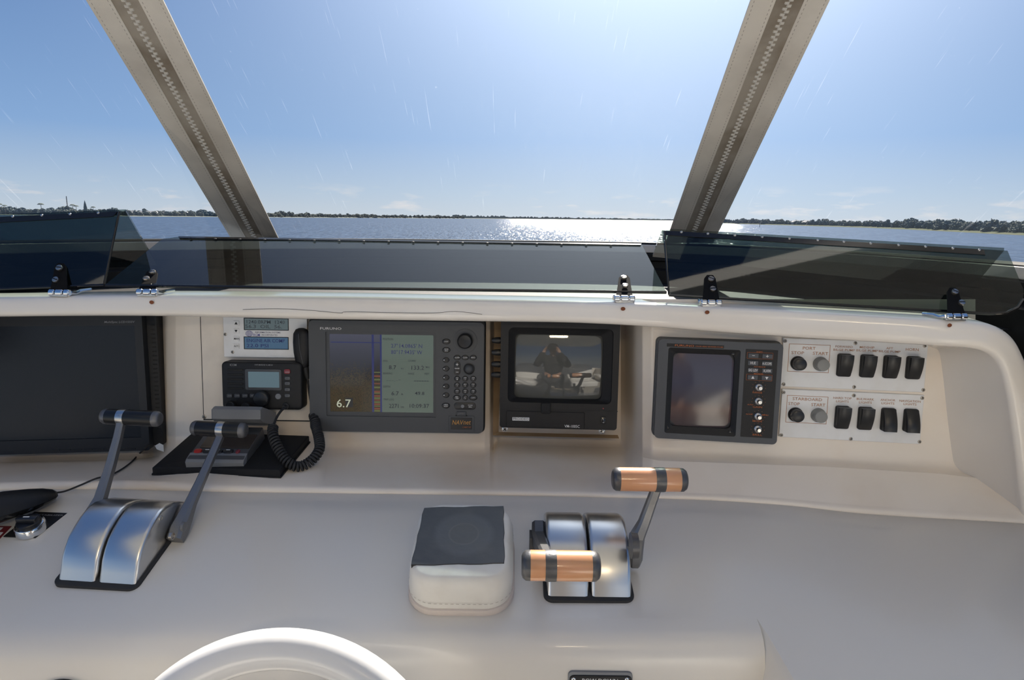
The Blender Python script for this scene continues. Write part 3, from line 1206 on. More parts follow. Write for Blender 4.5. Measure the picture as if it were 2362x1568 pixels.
def zip_strip(a, c, w, name, label, nrm):
    t_ = (c - a).normalized()
    side = nrm.cross(t_).normalized()
    if side.x < 0: side = -side
    root = thing(name, label, 'canvas strip', a)
    L = (c - a).length

    def strip(s0, s1, off, th, nm, m):
        b = MB()
        q = [a + side * s0 + nrm * off, a + side * s1 + nrm * off, c + side * s1 + nrm * off, c + side * s0 + nrm * off]
        b.slab(q, th, nrm)
        return part(nm, b, m, root, 0, world=True)
    h = w / 2
    strip(-h * 0.42, h * 0.42, 0.0, 0.0012, 'zipper_tape', 'canvas_tape')
    f1 = strip(-h, -h * 0.36, 0.0015, 0.0024, 'canvas_flap', 'canvas')
    f2 = strip(h * 0.36, h, 0.0015, 0.0024, 'canvas_flap', 'canvas')
    # stitching
    for fl, ss in ((f1, (-h * 0.90, -h * 0.44)), (f2, (h * 0.44, h * 0.90))):
        b = MB()
        for s0 in ss:
            n_ = int(L / 0.009)
            for k in range(n_):
                p0 = a + t_ * (k * L / n_) + side * s0 + nrm * 0.0017
                p1 = p0 + t_ * 0.0045
                b.add([p0 - side * 0.0005, p0 + side * 0.0005, p1 + side * 0.0005, p1 - side * 0.0005], [(0, 1, 2, 3)])
        tag(part('stitching', b, 'thread', fl, 0, world=True), kind='stuff')
    # zipper teeth
    b = MB()
    n_ = int(L / 0.0062)
    for k in range(n_):
        sgn = 1 if k % 2 else -1
        p0 = a + t_ * (k * L / n_) + side * (sgn * h * 0.040)
        for dx0, dx1, hh in ((-0.0042, 0.0042, 0.0024),):
            s1, t1 = side * 0.0044, t_ * 0.0024
            bs = [p0 - s1 - t1, p0 + s1 - t1, p0 + s1 + t1, p0 - s1 + t1]
            tp = [p0 + (x - p0) * 0.72 + nrm * hh for x in bs]
            b.add(bs + tp, [(4, 5, 6, 7), (0, 1, 5, 4), (1, 2, 6, 5), (2, 3, 7, 6), (3, 0, 4, 7)])
    tag(part('zipper_teeth', b, 'zipper_tooth', root, 0, world=True), kind='stuff')
    return root


lp = post_axis(588, 549, 1.90, 288, 0, 1.25)
rp = post_axis(1598, 540, 1.90, 1822, 0, 1.25)
wn = (lp[1] - lp[0]).cross(Vector((1, 0, 0))).normalized()
if wn.y > 0: wn = -wn
zip_strip(lp[0], lp[1], 0.138, 'zippered_strip', 'beige zippered canvas strip that is mirrored in the long low visor', wn)
zip_strip(rp[0], rp[1], 0.140, 'zippered_strip', 'beige zippered canvas strip rising behind the dark visor above the depth sounder', wn)


def pane(name, foot, top):
    b = MB()
    f = [Vector(p) for p in foot]; t = [Vector(p) for p in top]
    b.grid([[p.lerp(q_, k / 4) for p, q_ in zip(f, t)] for k in range(5)])
    o = struct(name, b, 'clear_vinyl', smooth=60)
    o['label'] = 'clear scratched vinyl windscreen pane'
    return o


def top_of(p):
    v = (lp[1] - lp[0]); k = 0.80 / v.z
    return Vector((p.x * 0.94, p.y + v.y * k, p.z + 0.80))


il = min(range(len(sp)), key=lambda i: (sp[i] - lp[0]).length)
ir = min(range(len(sp)), key=lambda i: (sp[i] - rp[0]).length)
ltop, rtop = top_of(lp[0]), top_of(rp[0])
lb, rb = Vector((lp[0].x, lp[0].y, EYE - 0.07)), Vector((rp[0].x, rp[0].y, EYE - 0.07))


def on_axis(ax, z):
    a, c = ax
    t = (z - a.z) / (c.z - a.z)
    return a.lerp(c, t)


ZT = EYE + 0.72
off = wn * -0.004
mid = [p + Vector((0, 0, 0)) for p in sp[il + 1:ir]]
foot = [on_axis(lp, EYE - 0.07)] + mid + [on_axis(rp, EYE - 0.07)]
tl, tr = on_axis(lp, ZT), on_axis(rp, ZT)
top = [tl.lerp(tr, k / (len(foot) - 1)) for k in range(len(foot))]
pane('window_2', [p + off for p in foot], [p + off for p in top])
foot = sp[:il + 1] + [on_axis(lp, EYE - 0.07)]
top = [Vector((p.x * 0.98, p.y + (tl.y - lb.y) * 0.8, ZT)) for p in sp[:il + 1]] + [tl]
pane('window_1', [p + off for p in foot], [p + off for p in top])
foot = [on_axis(rp, EYE - 0.07)] + sp[ir:]
top = [tr] + [Vector((p.x * 0.98, p.y + (tr.y - rb.y) * 0.8, ZT)) for p in sp[ir:]]
pane('window_3', [p + off for p in foot], [p + off for p in top])

# roof, deck and coamings of the flybridge (behind and above the camera)
b = MB()
rz = EYE + 0.74
b.add([(-1.55, -3.4, rz), (1.6, -3.4, rz), (1.6, 0.1, rz), (0.75, 0.62, rz), (-0.8, 0.62, rz), (-1.55, 0.1, rz),
       (-1.55, -3.4, rz + 0.07), (1.6, -3.4, rz + 0.07), (1.6, 0.1, rz + 0.07), (0.75, 0.62, rz + 0.07), (-0.8, 0.62, rz + 0.07), (-1.55, 0.1, rz + 0.07)],
      [(5, 4, 3, 2, 1, 0), (6, 7, 8, 9, 10, 11)] + [(i, (i + 1) % 6, (i + 1) % 6 + 6, i + 6) for i in range(6)])
struct('ceiling', b, 'roof_liner', smooth=0)
struct('floor', MB().box(-1.75, 1.8, -3.6, 0.80, -0.06, 0.0), 'deck_grey', smooth=0)
struct('wall_left', MB().box(-1.80, -1.72, -3.6, 1.0, 0.0, 0.78), 'gelcoat', smooth=0)
struct('wall_right', MB().box(1.78, 1.86, -3.6, 0.6, 0.0, 0.78), 'gelcoat', smooth=0)
struct('wall_back', MB().box(-1.8, 1.86, -3.68, -3.6, 0.0, 0.78), 'gelcoat', smooth=0)
# ================================================================== tinted folding visors on the lip
def hinge(root, px, py, d, dpx, dpy, pn, lever, side=1, scr=None):
    """clamp hinge: strap on the sheet, barrel on the lip, chrome tightening handle"""
    base = D(px, py, d)
    k = zc(base) / FPX
    b = MB()
    # barrel: three knuckles along x
    kn = []
    for x0, x1 in ((-0.52, -0.22), (-0.19, 0.20), (0.23, 0.52)):
        rings = []
        for x, r in ((x0, 0.72), (x0 + 0.05, 1.0), (x1 - 0.05, 1.0), (x1, 0.72)):
            rings.append([base + Vector((x * 46 * k, math.cos(a * 0.524) * 8.5 * k * r, math.sin(a * 0.524) * 8.5 * k * r)) for a in range(12)])
        b.loft(rings, True, True)
    h = part('hinge', b, 'chrome', root, world=True, label='small chrome clamp hinge')
    # foot under the barrel
    b = MB(); w = 20 * k
    b.loft([[base + Vector((sx * w, sy * 10 * k, -8 * k)) for sx, sy in ((-1, -0.6), (1, -0.6), (1, 1.4), (-1, 1.4))],
            [base + Vector((sx * w, sy * 10 * k, -3 * k)) for sx, sy in ((-1, -0.6), (1, -0.6), (1, 1.2), (-1, 1.2))]], True, True)
    part('hinge_foot', b, 'steel', h, world=True)
    # strap on the sheet
    u = Vector((1, 0, 0)); top = D(*dpx)
    v = (top - base); n = u.cross(v).normalized()
    if n.y > 0: n = -n
    b = MB()
    pts = [base + u * (-20 * k) + v * 0.05, base + u * (19 * k) + v * 0.05, base + u * (15 * k) + v * 0.65 + v * 0, top + u * (13 * k), top + u * (7 * k) + v * 0.16, top - u * (7 * k) + v * 0.16, top - u * (14 * k), base + u * (-16 * k) + v * 0.6]
    b.slab([p + n * 0.0035 for p in pts], 0.003, n)
    part('strap', b, 'black_matte', h, world=True)
    for q in scr:
        c = D(*q) + n * 0.004
        ax, ay = u, n.cross(u)
        rad = 7.5 * k
        b = MB()
        b.loft([[c + (ax * math.cos(a * 0.4488) + ay * math.sin(a * 0.4488)) * rad * s + n * o_ for a in range(14)] for s, o_ in ((0.9, 0), (1, 0.004), (0.9, 0.0055), (0.3, 0.006))], True, True)
        an = random.uniform(-0.6, 0.9)
        dx = ax * math.cos(an) + ay * math.sin(an); dy = n.cross(dx)
        part('screw', b, 'screw_steel', h, world=True)
        b = MB(); l = rad * 0.9; w = rad * 0.16
        b.slab([c + n * 0.0062 + dx * l + dy * w, c + n * 0.0062 - dx * l + dy * w, c + n * 0.0062 - dx * l - dy * w, c + n * 0.0062 + dx * l - dy * w], 0.0004, n)
        part('screw_slot', b, 'dark_slot', h, 0, world=True)
    if lever:
        b = MB()
        p0 = base + Vector((side * 22 * k, 0.002, 0)); p1 = D(*lever)
        p1 = p1 + Vector((0, 0, 0.001))
        b.tube([p0, p0.lerp(p1, 0.25) + Vector((0, 0, -3 * k)), p0.lerp(p1, 0.5) + Vector((0, 0, 0.5 * k)), p1], [5 * k, 4.5 * k, 4 * k, 3.4 * k], 8)
        part('tightening_handle', b, 'chrome', h, world=True)
    return h


def flat(pts):
    """points on one plane: through the first two and the middle of the top edge"""
    q = [D(*p) for p in pts]
    n = (q[1] - q[0]).cross((q[-1] + q[2]) / 2 - q[0]) if len(pts) == 4 else (q[1] - q[0]).cross((q[-1] + q[-2]) / 2 - q[0])
    out = []
    for p in pts:
        v = ray(p[0], p[1])
        out.append(CAM + v * ((q[0] - CAM).dot(n) / v.dot(n)))
    return out


def visor(label, front, rear, strip=None, screws=(), th=0.005, sm='steel'):
    root = thing('wind_visor', label, 'visor', D(*front[0]), None)
    f = flat(front)
    b = MB(); b.slab(f, th)
    part('front_sheet', b, 'tinted_acrylic', root, 0, world=True, label='smoked acrylic sheet leaning forward')
    if rear:
        r = flat(rear)
        b = MB(); b.slab(r, th)
        part('rear_sheet', b, 'tinted_acrylic', root, 0, world=True, label='smoked acrylic sheet folded down behind')
    if strip:
        n = (f[1] - f[0]).cross(f[-1] - f[0]).normalized()
        if n.y > 0: n = -n
        def onto(p):
            v = ray(p[0], p[1])
            return CAM + v * ((f[0] - CAM).dot(n) / v.dot(n))
        s = [onto(p) for p in strip]
        b = MB(); b.slab([p + n * 0.0025 for p in s], 0.0022, n)
        so_ = part('hinge_strip', b, 'black_gloss', root, 0, world=True, label='black strip with small screws along the top edge')
        ax = (s[1] - s[0]).normalized(); ay = n.cross(ax)
        for q in screws:
            c = onto(q) + n * 0.0027
            rad = 3.2 * zc(c) / FPX
            b = MB()
            b.loft([[c + (ax * math.cos(a * 0.628) + ay * math.sin(a * 0.628)) * rad * s_ + n * o_ for a in range(10)] for s_, o_ in ((1, 0), (0.8, 0.0009), (0.3, 0.0013))], True, True)
            part('screw', b, sm, so_, world=True)
    return root


def edge_strip(root, pts, w, m='black_gloss', name='edge'):
    b = MB(); b.tube([D(*p) for p in pts], w, 6)
    part(name, b, m, root, world=True)


# left visor, standing steep
v1 = visor('dark tinted folding visor standing steep above the big blank monitor',
           [(-260, 676, 1.21), (240, 656, 1.255), (275, 488, 1.315), (-260, 512, 1.27)],
           [(290, 488, 1.322), (-260, 510, 1.278), (-260, 640, 1.50), (362, 612, 1.60)],
           [(-258, 527, 1.267), (262, 500, 1.311), (272, 489, 1.314), (-258, 513, 1.269)],
           [(x, 500.5 - (x - 30) * 0.042, 1.29) for x in (-164, -99, -34, 31, 98, 163, 228)])
edge_strip(v1, [(-260, 676, 1.209), (240, 657, 1.254)], 0.0027)
edge_strip(v1, [(240, 656, 1.255), (275, 488, 1.315)], 0.0022)
hinge(v1, 138, 675, 1.232, (142, 618, 1.262), None, None, (210, 668, 1.275), 1, [(142, 622, 1.258), (134, 649, 1.247)])
# middle visor, lying low
v2 = visor('long low tinted visor, scratched, lying above the chartplotter and square black video monitor',
           [(242, 657, 1.258), (1537, 673, 1.242), (1480, 563, 1.45), (410, 546, 1.455), (374, 551, 1.44)],
           None,
           [(415, 551, 1.444), (1478, 567, 1.441), (1479, 564, 1.449), (412, 547, 1.452)],
           [(440 + 57 * k, 552.5 + 57 * k * 0.0152, 1.445) for k in range(18)], sm='black_soft')
edge_strip(v2, [(242, 657.5, 1.257), (1537, 674, 1.241)], 0.0030)
hinge(v2, 340, 674, 1.243, (352, 632, 1.30), None, None, (402, 670, 1.275), 1, [(354, 634, 1.297), (340, 649, 1.270)])
hinge(v2, 1440, 689, 1.222, (1440, 645, 1.29), None, None, (1417, 684, 1.24), -1, [(1438, 647, 1.287), (1441, 666, 1.254)])
# right visor with a rounded lower corner
v3 = visor('dark tinted folding visor with a rounded end, above the switch panels and depth sounder',
           [(1543, 680, 1.238), (2280, 723, 1.062), (2322, 721, 1.054), (2347, 709, 1.055), (2360, 690, 1.060), (2361, 668, 1.068), (2324, 578, 1.112), (1527, 531, 1.30)],
           [(2316, 578, 1.119), (1526, 532, 1.307), (1505, 592, 1.52), (2240, 668, 1.26)],
           [(1533, 543, 1.294), (2272, 589, 1.118), (2268, 577, 1.124), (1531, 533, 1.298)],
           [(x, 536.5 + (x - 1572) * 0.0606, 1.2) for x in (1572, 1633, 1695, 1758, 1821, 1886, 1946, 2008, 2072, 2134, 2197, 2258)])
edge_strip(v3, [(1543, 680.5, 1.237), (2280, 723.5, 1.061), (2322, 721.5, 1.053), (2347, 709, 1.054), (2360, 690, 1.059)], 0.0028)
edge_strip(v3, [(1543, 680, 1.237), (1533, 533, 1.299)], 0.0018)
hinge(v3, 1640, 698, 1.182, (1637, 645, 1.222), None, None, (1612, 693, 1.195), -1, [(1638, 649, 1.219), (1642, 672, 1.204)])
hinge(v3, 2205, 730, 1.048, (2196, 675, 1.082), None, None, (2128, 724, 1.085), -1, [(2197, 679, 1.080), (2212, 704, 1.066)])

# ================================================================== screen materials
def screen_mat(name, build, rough=0.08, strength=1.0):
    m = bpy.data.materials.new(name)
    m.use_nodes = True
    t = m.node_tree
    bs = t.nodes['Principled BSDF']
    bs.inputs['Roughness'].default_value = rough
    bs.inputs['Base Color'].default_value = (0.02, 0.02, 0.02, 1)
    tc = N(t, 'ShaderNodeTexCoord')
    c = build(t, tc.outputs['Object'])
    t.links.new(c, bs.inputs['Emission Color'])
    bs.inputs['Emission Strength'].default_value = strength
    MAT[name] = m


def solid(c):
    def f(t, v):
        n = N(t, 'ShaderNodeRGB'); n.outputs[0].default_value = (*c, 1)
        return n.outputs[0]
    return f


def echo(y0, y1, lo):
    """sounder echo picture: blue-black water, speckled orange and green below"""
    def f(t, v):
        sx = N(t, 'ShaderNodeSeparateXYZ'); t.links.new(v, sx.inputs[0])
        mr = N(t, 'ShaderNodeMapRange')
        mr.inputs['From Min'].default_value = y0; mr.inputs['From Max'].default_value = y1
        t.links.new(sx.outputs[1], mr.inputs['Value'])
        g = mr.outputs[0]                     # 0 at the bottom, 1 at the top
        n1 = N(t, 'ShaderNodeTexNoise'); n1.inputs['Scale'].default_value = 700; n1.inputs['Detail'].default_value = 2
        t.links.new(v, n1.inputs['Vector'])
        n2 = N(t, 'ShaderNodeTexNoise'); n2.inputs['Scale'].default_value = 430; n2.inputs['Detail'].default_value = 3
        t.links.new(v, n2.inputs['Vector'])
        spec = ramp(t, n1.outputs['Fac'], [(0.30, (0.012, 0.012, 0.010)), (0.46, (0.055, 0.050, 0.012)), (0.55, (0.13, 0.055, 0.02)), (0.66, (0.055, 0.075, 0.02))])
        mask = math_n(t, 'SUBTRACT', math_n(t, 'MULTIPLY', math_n(t, 'SUBTRACT', lo, g), 5.0), math_n(t, 'MULTIPLY', math_n(t, 'SUBTRACT', n2.outputs['Fac'], 0.5), 5.0))
        mk = N(t, 'ShaderNodeClamp'); t.links.new(mask, mk.inputs[0])
        sky_ = ramp(t, g, [(0.45, (0.010, 0.010, 0.014)), (0.75, (0.055, 0.055, 0.085)), (1.0, (0.10, 0.10, 0.16))])
        return mixc(t, mk.outputs[0], sky_, spec)
    return f


# ================================================================== big blank monitor
F = Frame(110, 880, 1.292, R_(7.5), R_(4))
t = thing('display_monitor', 'large blank black flat monitor filling the corner of the recess under the hood', 'monitor', F.m)
x0, x1, y0, y1 = F.R(-70, 722, 336, 1045)
b = MB(); b.prism(rr(x0 + 0.008, x1 + 0.020, y0 + 0.004, y1, 0.006), -0.085, -0.022, 0.003)
body = part('rear_case', b, 'black_plastic', t)
xs = x1 + 0.0202
for k in range(26):
    yy = y0 + 0.03 + k * (y1 - y0 - 0.05) / 26
    part('vent_slot', MB().box(xs - 0.012, xs - 0.0035, yy, yy + 0.0032, -0.0222, -0.0215), 'dark_slot', body, 0)
a0, a1, c0, c1 = F.R(-45, 752, 318, 1014)
b = MB(); b.ringp(rr(x0, x1, y0, y1, 0.005), rr(a0, a1, c0, c1, 0.001), -0.022, 0.0)
part('bezel', b, 'monitor_dark', t)
screen_mat('blank_lcd', solid((0.003, 0.004, 0.006)), 0.25, 1.0)
MAT['blank_lcd'].node_tree.nodes['Principled BSDF'].inputs['Base Color'].default_value = (0.006, 0.007, 0.009, 1)
MAT['blank_lcd'].node_tree.nodes['Principled BSDF'].inputs['Specular IOR Level'].default_value = 0.3
part('screen', MB().box(a0 - 0.001, a1 + 0.001, c0 - 0.001, c1 + 0.001, -0.012, -0.004), 'blank_lcd', t, 0, label='blank dark screen')
text(F, 'MultiSync LCD1555V', 276, 743, 6, 66, 0.0, 'dim_print', t, 0.2)
for k in range(8):
    px_ = 118 + 25 * k
    u0, u1, w0_, w1_ = F.R(px_, 1036.5 - k * 0.35, px_ + 20, 1039 - k * 0.35)
    part('button', MB().box(u0, u1, w0_, w1_, -0.001, 0.0012), 'key_black', t, 0)

# ================================================================== access panel with the engine information display
F = Frame(588, 850, 1.331, 0, R_(5))
t = thing('access_panel', 'cream access panel behind the radio and engine data display', 'panel', F.m)
x0, x1, y0, y1 = F.R(466, 700, 728, 968)
b = MB(); b.prism(rr(x0, x1, y0, y1, 0.002), -0.004, 0.0, 0.0006, 1)
part('plate', b, 'panel_cream', t)
g0, g1, h0, h1 = F.R(463.5, 700, 731, 971)
part('shadow_gap', MB().ringp(rr(g0, g1, h0, h1), rr(x0, x1, y0, y1), -0.006, -0.0025), 'dark_slot', t, 0)
for q in ((471, 961),):
    screw(F, q[0], q[1], 5, 0.0, t)

F = Frame(612, 772, 1.3275, 0, R_(5))
t = thing('engine_data_display', 'white panel with two small blue-grey text displays and four square buttons', 'display', F.m)
x0, x1, y0, y1 = F.R(516, 714, 709, 824)
b = MB(); b.prism(rr(x0, x1, y0, y1, 0.001), -0.003, 0.0015, 0.0006, 1)
part('faceplate', b, 'panel_white', t)
screen_mat('lcd_grey', solid((0.07, 0.095, 0.10)), 0.25)
screen_mat('lcd_blue', solid((0.035, 0.085, 0.15)), 0.25)
mat('lcd_ink', (0.06, 0.075, 0.09), 0.6)
mat('lcd_ink_blue', (0.03, 0.04, 0.18), 0.6)
for (ya, yb), m, ink, lines in (((735, 760), 'lcd_grey', 'lcd_ink', ('1240.0RPM  1240', '56.3  OIL  56.')), ((778, 804), 'lcd_blue', 'lcd_ink_blue', ('ENGINE AIR COMP', '22.0 PSI'))):
    u0, u1, v0, v1_ = F.R(563.5, ya - 1.5, 666.5, yb + 1.5)
    w0_, w1_, z0_, z1_ = F.R(565, ya, 665, yb)
    b = MB().ringp(rr(u0, u1, v0, v1_), rr(w0_, w1_, z0_, z1_), 0.0, 0.0024)
    fr_ = part('display_frame', b, 'black_plastic', t, 0)
    part('display', MB().box(w0_, w1_, z0_, z1_, 0.0005, 0.0017), m, t, 0, label='small text display')
    text(F, lines[0], 613, ya + 7.5, 8, 88, 0.0017, ink, t)
    text(F, lines[1], 608 if ya < 760 else 594, yb - 7, 8, 84 if ya < 760 else 50, 0.0017, ink, t)
for k, (yy, s_) in enumerate(((745, 'U'), (763, 'D'), (781, 'MAN'), (798, 'AUTO'))):
    u0, u1, v0, v1_ = F.R(540, yy - 6, 552.5, yy + 6)
    bt = part('button', MB().prism(rr(u0, u1, v0, v1_, 0.0008), 0.001, 0.0032, 0.0005, 1), 'panel_white', t)
    uu, vv = F.p(546, yy)
    r = 0.0034
    if s_ in 'UD':
        sg = 1 if s_ == 'U' else -1
        b = MB(); b.add([(uu - r, vv - sg * r * 0.75, 0.0034), (uu + r, vv - sg * r * 0.75, 0.0034), (uu, vv + sg * r * 0.9, 0.0034)], [(0, 1, 2)])
        part('arrow', b, 'black_print', bt, 0)
    else:
        text(F, s_, 546, yy, 5, 12, 0.0033, 'black_print', bt)
text(F, 'INFORMATION SYSTEMS', 618, 766.5, 3.8, 58, 0.0015, 'navy_print', t)
text(F, 'INCORPORATED', 622, 772.5, 3.8, 36, 0.0015, 'navy_print', t)
text(F, 'RGM', 592, 772.5, 6.5, 15, 0.0015, 'blue_print', t)
b = MB(); uu, vv = F.p(575.5, 769)
for sx in (1.0, 0.62, 0.22):
    b.ringp([(uu + 0.0075 * sx * math.cos(a * 0.314), vv + 0.006 * math.sin(a * 0.314)) for a in range(20)],
            [(uu + (0.0075 * sx - 0.0006) * math.cos(a * 0.314), vv + 0.0054 * math.sin(a * 0.314)) for a in range(20)], 0.0016, 0.0018)
for dy in (-0.0028, 0, 0.0028):
    b.box(uu - 0.0068, uu + 0.0068, vv + dy - 0.0003, vv + dy + 0.0003, 0.0016, 0.0018)
part('globe_emblem', b, 'blue_print', t, 0, label='blue globe emblem')
for q in ((536, 728.5), (686, 731), (519.5, 771), (536.5, 812)):
    screw(F, q[0], q[1], 3.8, 0.0015, t)

# ================================================================== VHF radio
F = Frame(604, 890, 1.292, 0, R_(5))
t = thing('radio', 'black marine radio with a pale blue screen and red button', 'radio', F.m)
x0, x1, y0, y1 = F.R(511, 835, 696, 945)
b = MB(); b.prism(rr(x0, x1, y0, y1, 0.009), -0.032, 0.0, 0.005, 3)
part('body', b, 'black_plastic', t)
u0, u1, v0, v1_ = F.R(566, 851, 650, 900)
b = MB(); b.prism(rr(u0, u1, v0, v1_, 0.004), -0.001, 0.0022, 0.001, 2)
part('display_frame', b, 'grey_plastic', t)
screen_mat('radio_lcd', solid((0.075, 0.125, 0.15)), 0.12)
u0, u1, v0, v1_ = F.R(574, 857, 645, 893)
part('display', MB().prism(rr(u0, u1, v0, v1_, 0.001), 0.001, 0.0030), 'radio_lcd', t, label='pale blue screen')
for k in range(5):
    u0, u1, v0, v1_ = F.R(524, 850.5 + 10.7 * k, 561, 855 + 10.7 * k)
    part('speaker_slot', MB().prism(rr(u0, u1, v0, v1_, 0.0015), -0.001, 0.0013, 0.0006, 1), 'dark_slot', t)
u0, u1, v0, v1_ = F.R(656, 851, 670, 862)
part('button', MB().prism(rr(u0, u1, v0, v1_, 0.003), -0.001, 0.003, 0.001), 'maroon_button', t, label='dark red button')
text(F, 'DISTRESS', 663, 858, 2, 10, 0.003, 'white_print', t)
for yy in (872, 884, 898, 912):
    u0, u1, v0, v1_ = F.R(657, yy - 4, 670, yy + 4)
    part('button', MB().prism(rr(u0, u1, v0, v1_, 0.002), -0.001, 0.0022, 0.0008), 'grey_plastic', t)
    u0, u1, v0, v1_ = F.R(659, yy - 2, 668, yy + 2)
    part('button_label', MB().ringp(rr(u0, u1, v0, v1_), inset(rr(u0, u1, v0, v1_), 0.0004), 0.0022, 0.0025), 'dim_print', t, 0)
for xx in (530.5, 548, 566, 584):
    u0, u1, v0, v1_ = F.R(xx - 7, 908, xx + 6, 917)
    part('button', MB().prism(rr(u0, u1, v0, v1_, 0.0022), -0.001, 0.0022, 0.0008), 'grey_plastic', t)
    text(F, 'HI/LO' if xx > 580 else 'SCAN', xx - 0.5, 912.5, 2.4, 8, 0.0022, 'dim_print', t)
for xx, yy, r, hh in ((606, 918, 18, 0.014), (535, 934, 11, 0.012), (571, 936, 10, 0.012)):
    uu, vv = F.p(xx, yy); k = F.k(xx, yy)
    b = MB(); b.lathe([(r * k, -0.001), (r * k, hh - 0.003), (r * k * 0.93, hh - 0.001), (r * k * 0.8, hh)], 28, uu, vv)
    part('knob', b, 'knob_black', t)
uu, vv = F.p(642, 914); b = MB(); b.lathe([(0.0062, -0.001), (0.0060, 0.0018), (0.005, 0.0026)], 20, uu, vv)
part('button', b, 'grey_mid', t, label='round grey button')
text(F, 'ICOM', 538, 841.5, 5, 15, 0.0, 'dim_print', t)
text(F, 'VHF MARINE IC-M504', 608, 841.5, 3, 42, 0.0, 'dim_print', t)
text(F, 'SUBMERSIBLE PLUS', 609, 896.5, 2.6, 32, 0.0022, 'faint_print', t)
uu, vv = F.p(660, 936); b = MB(); b.lathe([(0.007, -0.001), (0.0068, 0.004), (0.004, 0.006), (0.0035, 0.014)], 16, uu, vv)
part('cord_socket', b, 'rubber', t)
RAD = F

# hand microphone hanging left of the chartplotter, with its coiled cord
mp = D(697, 803, 1.312)
t = thing('hand_microphone', 'black hand microphone hanging beside the chartplotter with a coiled cord', 'microphone', mp)
k = zc(mp) / FPX
b = MB()
rings = []
for zz, w, dd in ((47, 6, 5), (44, 13, 9), (34, 19, 12), (15, 20.5, 14), (-10, 20, 14), (-30, 17, 12), (-42, 13, 10), (-47, 8, 7)):
    rings.append([mp + Vector((math.cos(a * 0.3927) * w * k, math.sin(a * 0.3927) * dd * k, zz * k)) for a in range(16)])
b.loft(rings, True, True)
mic = part('body', b, 'black_plastic', t, 60, world=True)
b = MB(); b.loft([[p * 1.0 for p in r] for r in [[mp + Vector((math.cos(a * 0.3927) * (w + 0.7) * k + 2 * k, math.sin(a * 0.3927) * (dd + 0.7) * k, zz * k)) for a in range(16)] for zz, w, dd in ((45.5, 10, 8), (44.5, 11, 8.6))]], True, True)
b = MB()
b.tube([mp + Vector((-2 * k, -14.5 * k, 36 * k)), mp + Vector((-1 * k, -15 * k, 0)), mp + Vector((4 * k, -12 * k, -34 * k))], 0.8 * k, 6)
part('seam', b, 'grey_plastic', t, world=True)
b = MB(); b.tube([D(704, 846, 1.312), D(707, 860, 1.312), D(710, 874, 1.312)], [7 * k, 6.2 * k, 4 * k], 10)
part('strain_relief', b, 'rubber', t, world=True)
# cord: straight tail, coil in a loop over the board, straight tail to the radio
CUP = smooth_rows([[D(*p) for p in ((709, 870, 1.312), (713, 905, 1.312), (720, 945, 1.309), (726, 968, 1.290), (729, 985, 1.272), (736, 1012, 1.235), (736, 1038, 1.206), (718, 1062, 1.185), (690, 1076, 1.172), (664, 1066, 1.17), (645, 1040, 1.18), (632, 1012, 1.195), (629, 990, 1.215), (637, 965, 1.245), (648, 948, 1.265), (659, 938, 1.279))]], 14)[0]


def coil(path, r, wire, pitch):
    L = [0]
    for a, c in zip(path, path[1:]):
        L.append(L[-1] + (c - a).length)
    out = []
    nrm = None
    N_ = int(L[-1] / pitch * 14)
    j = 0
    for i in range(N_ + 1):
        s = L[-1] * i / N_
        while j < len(L) - 2 and L[j + 1] < s: j += 1
        f = (s - L[j]) / max(1e-9, L[j + 1] - L[j])
        p = path[j].lerp(path[j + 1], f)
        tg = (path[min(j + 2, len(path) - 1)] - path[max(j - 1, 0)]).normalized()
        if nrm is None: nrm = tg.cross(Vector((0.3, 1, 0))).normalized()
        nrm = (nrm - tg * nrm.dot(tg)).normalized()
        bi = tg.cross(nrm)
        a = 2 * math.pi * s / pitch
        out.append(p + (nrm * math.cos(a) + bi * math.sin(a)) * r)
    return out


i0, i1 = 14 * 2 + 6, 14 * 12 + 4
b = MB(); b.tube(CUP[:i0 + 1], 0.0022, 8)
b.tube(CUP[i1:], 0.0026, 8)
b.tube(coil(CUP[i0:i1 + 1], 0.0082, 0.0021, 0.0062), 0.0024, 6)
part('coiled_cord', b, 'rubber', t, 60, world=True)

# ================================================================== black board and control unit on the shelf
bl = [shelf_pt(350, 1097), shelf_pt(648, 1104), D(716, 1022, 1.283), D(446, 1012, 1.30)]
c0 = sum((Vector(p) for p in bl), Vector()) / 4
t = thing('mounting_board', 'flat black board lying on the shelf under the grey control unit', 'board', c0)
upv = Vector((0, 0, 1))
b = MB()
b.loft([[p + upv * 0.001 for p in bl], [p + upv * 0.004 for p in bl]], True, True)
part('base_sheet', b, 'black_soft', t, 0, world=True)
cc = sum(bl, Vector()) / 4
bt_ = [cc + (p - cc) * 0.985 for p in bl]
b = MB()
b.loft([[p + upv * 0.004 for p in bt_], [p + upv * 0.015 for p in bt_], [cc + (p - cc) * 0.975 + upv * 0.0165 for p in bl]], True, True)
part('board', b, 'black_soft', t, 0, world=True)

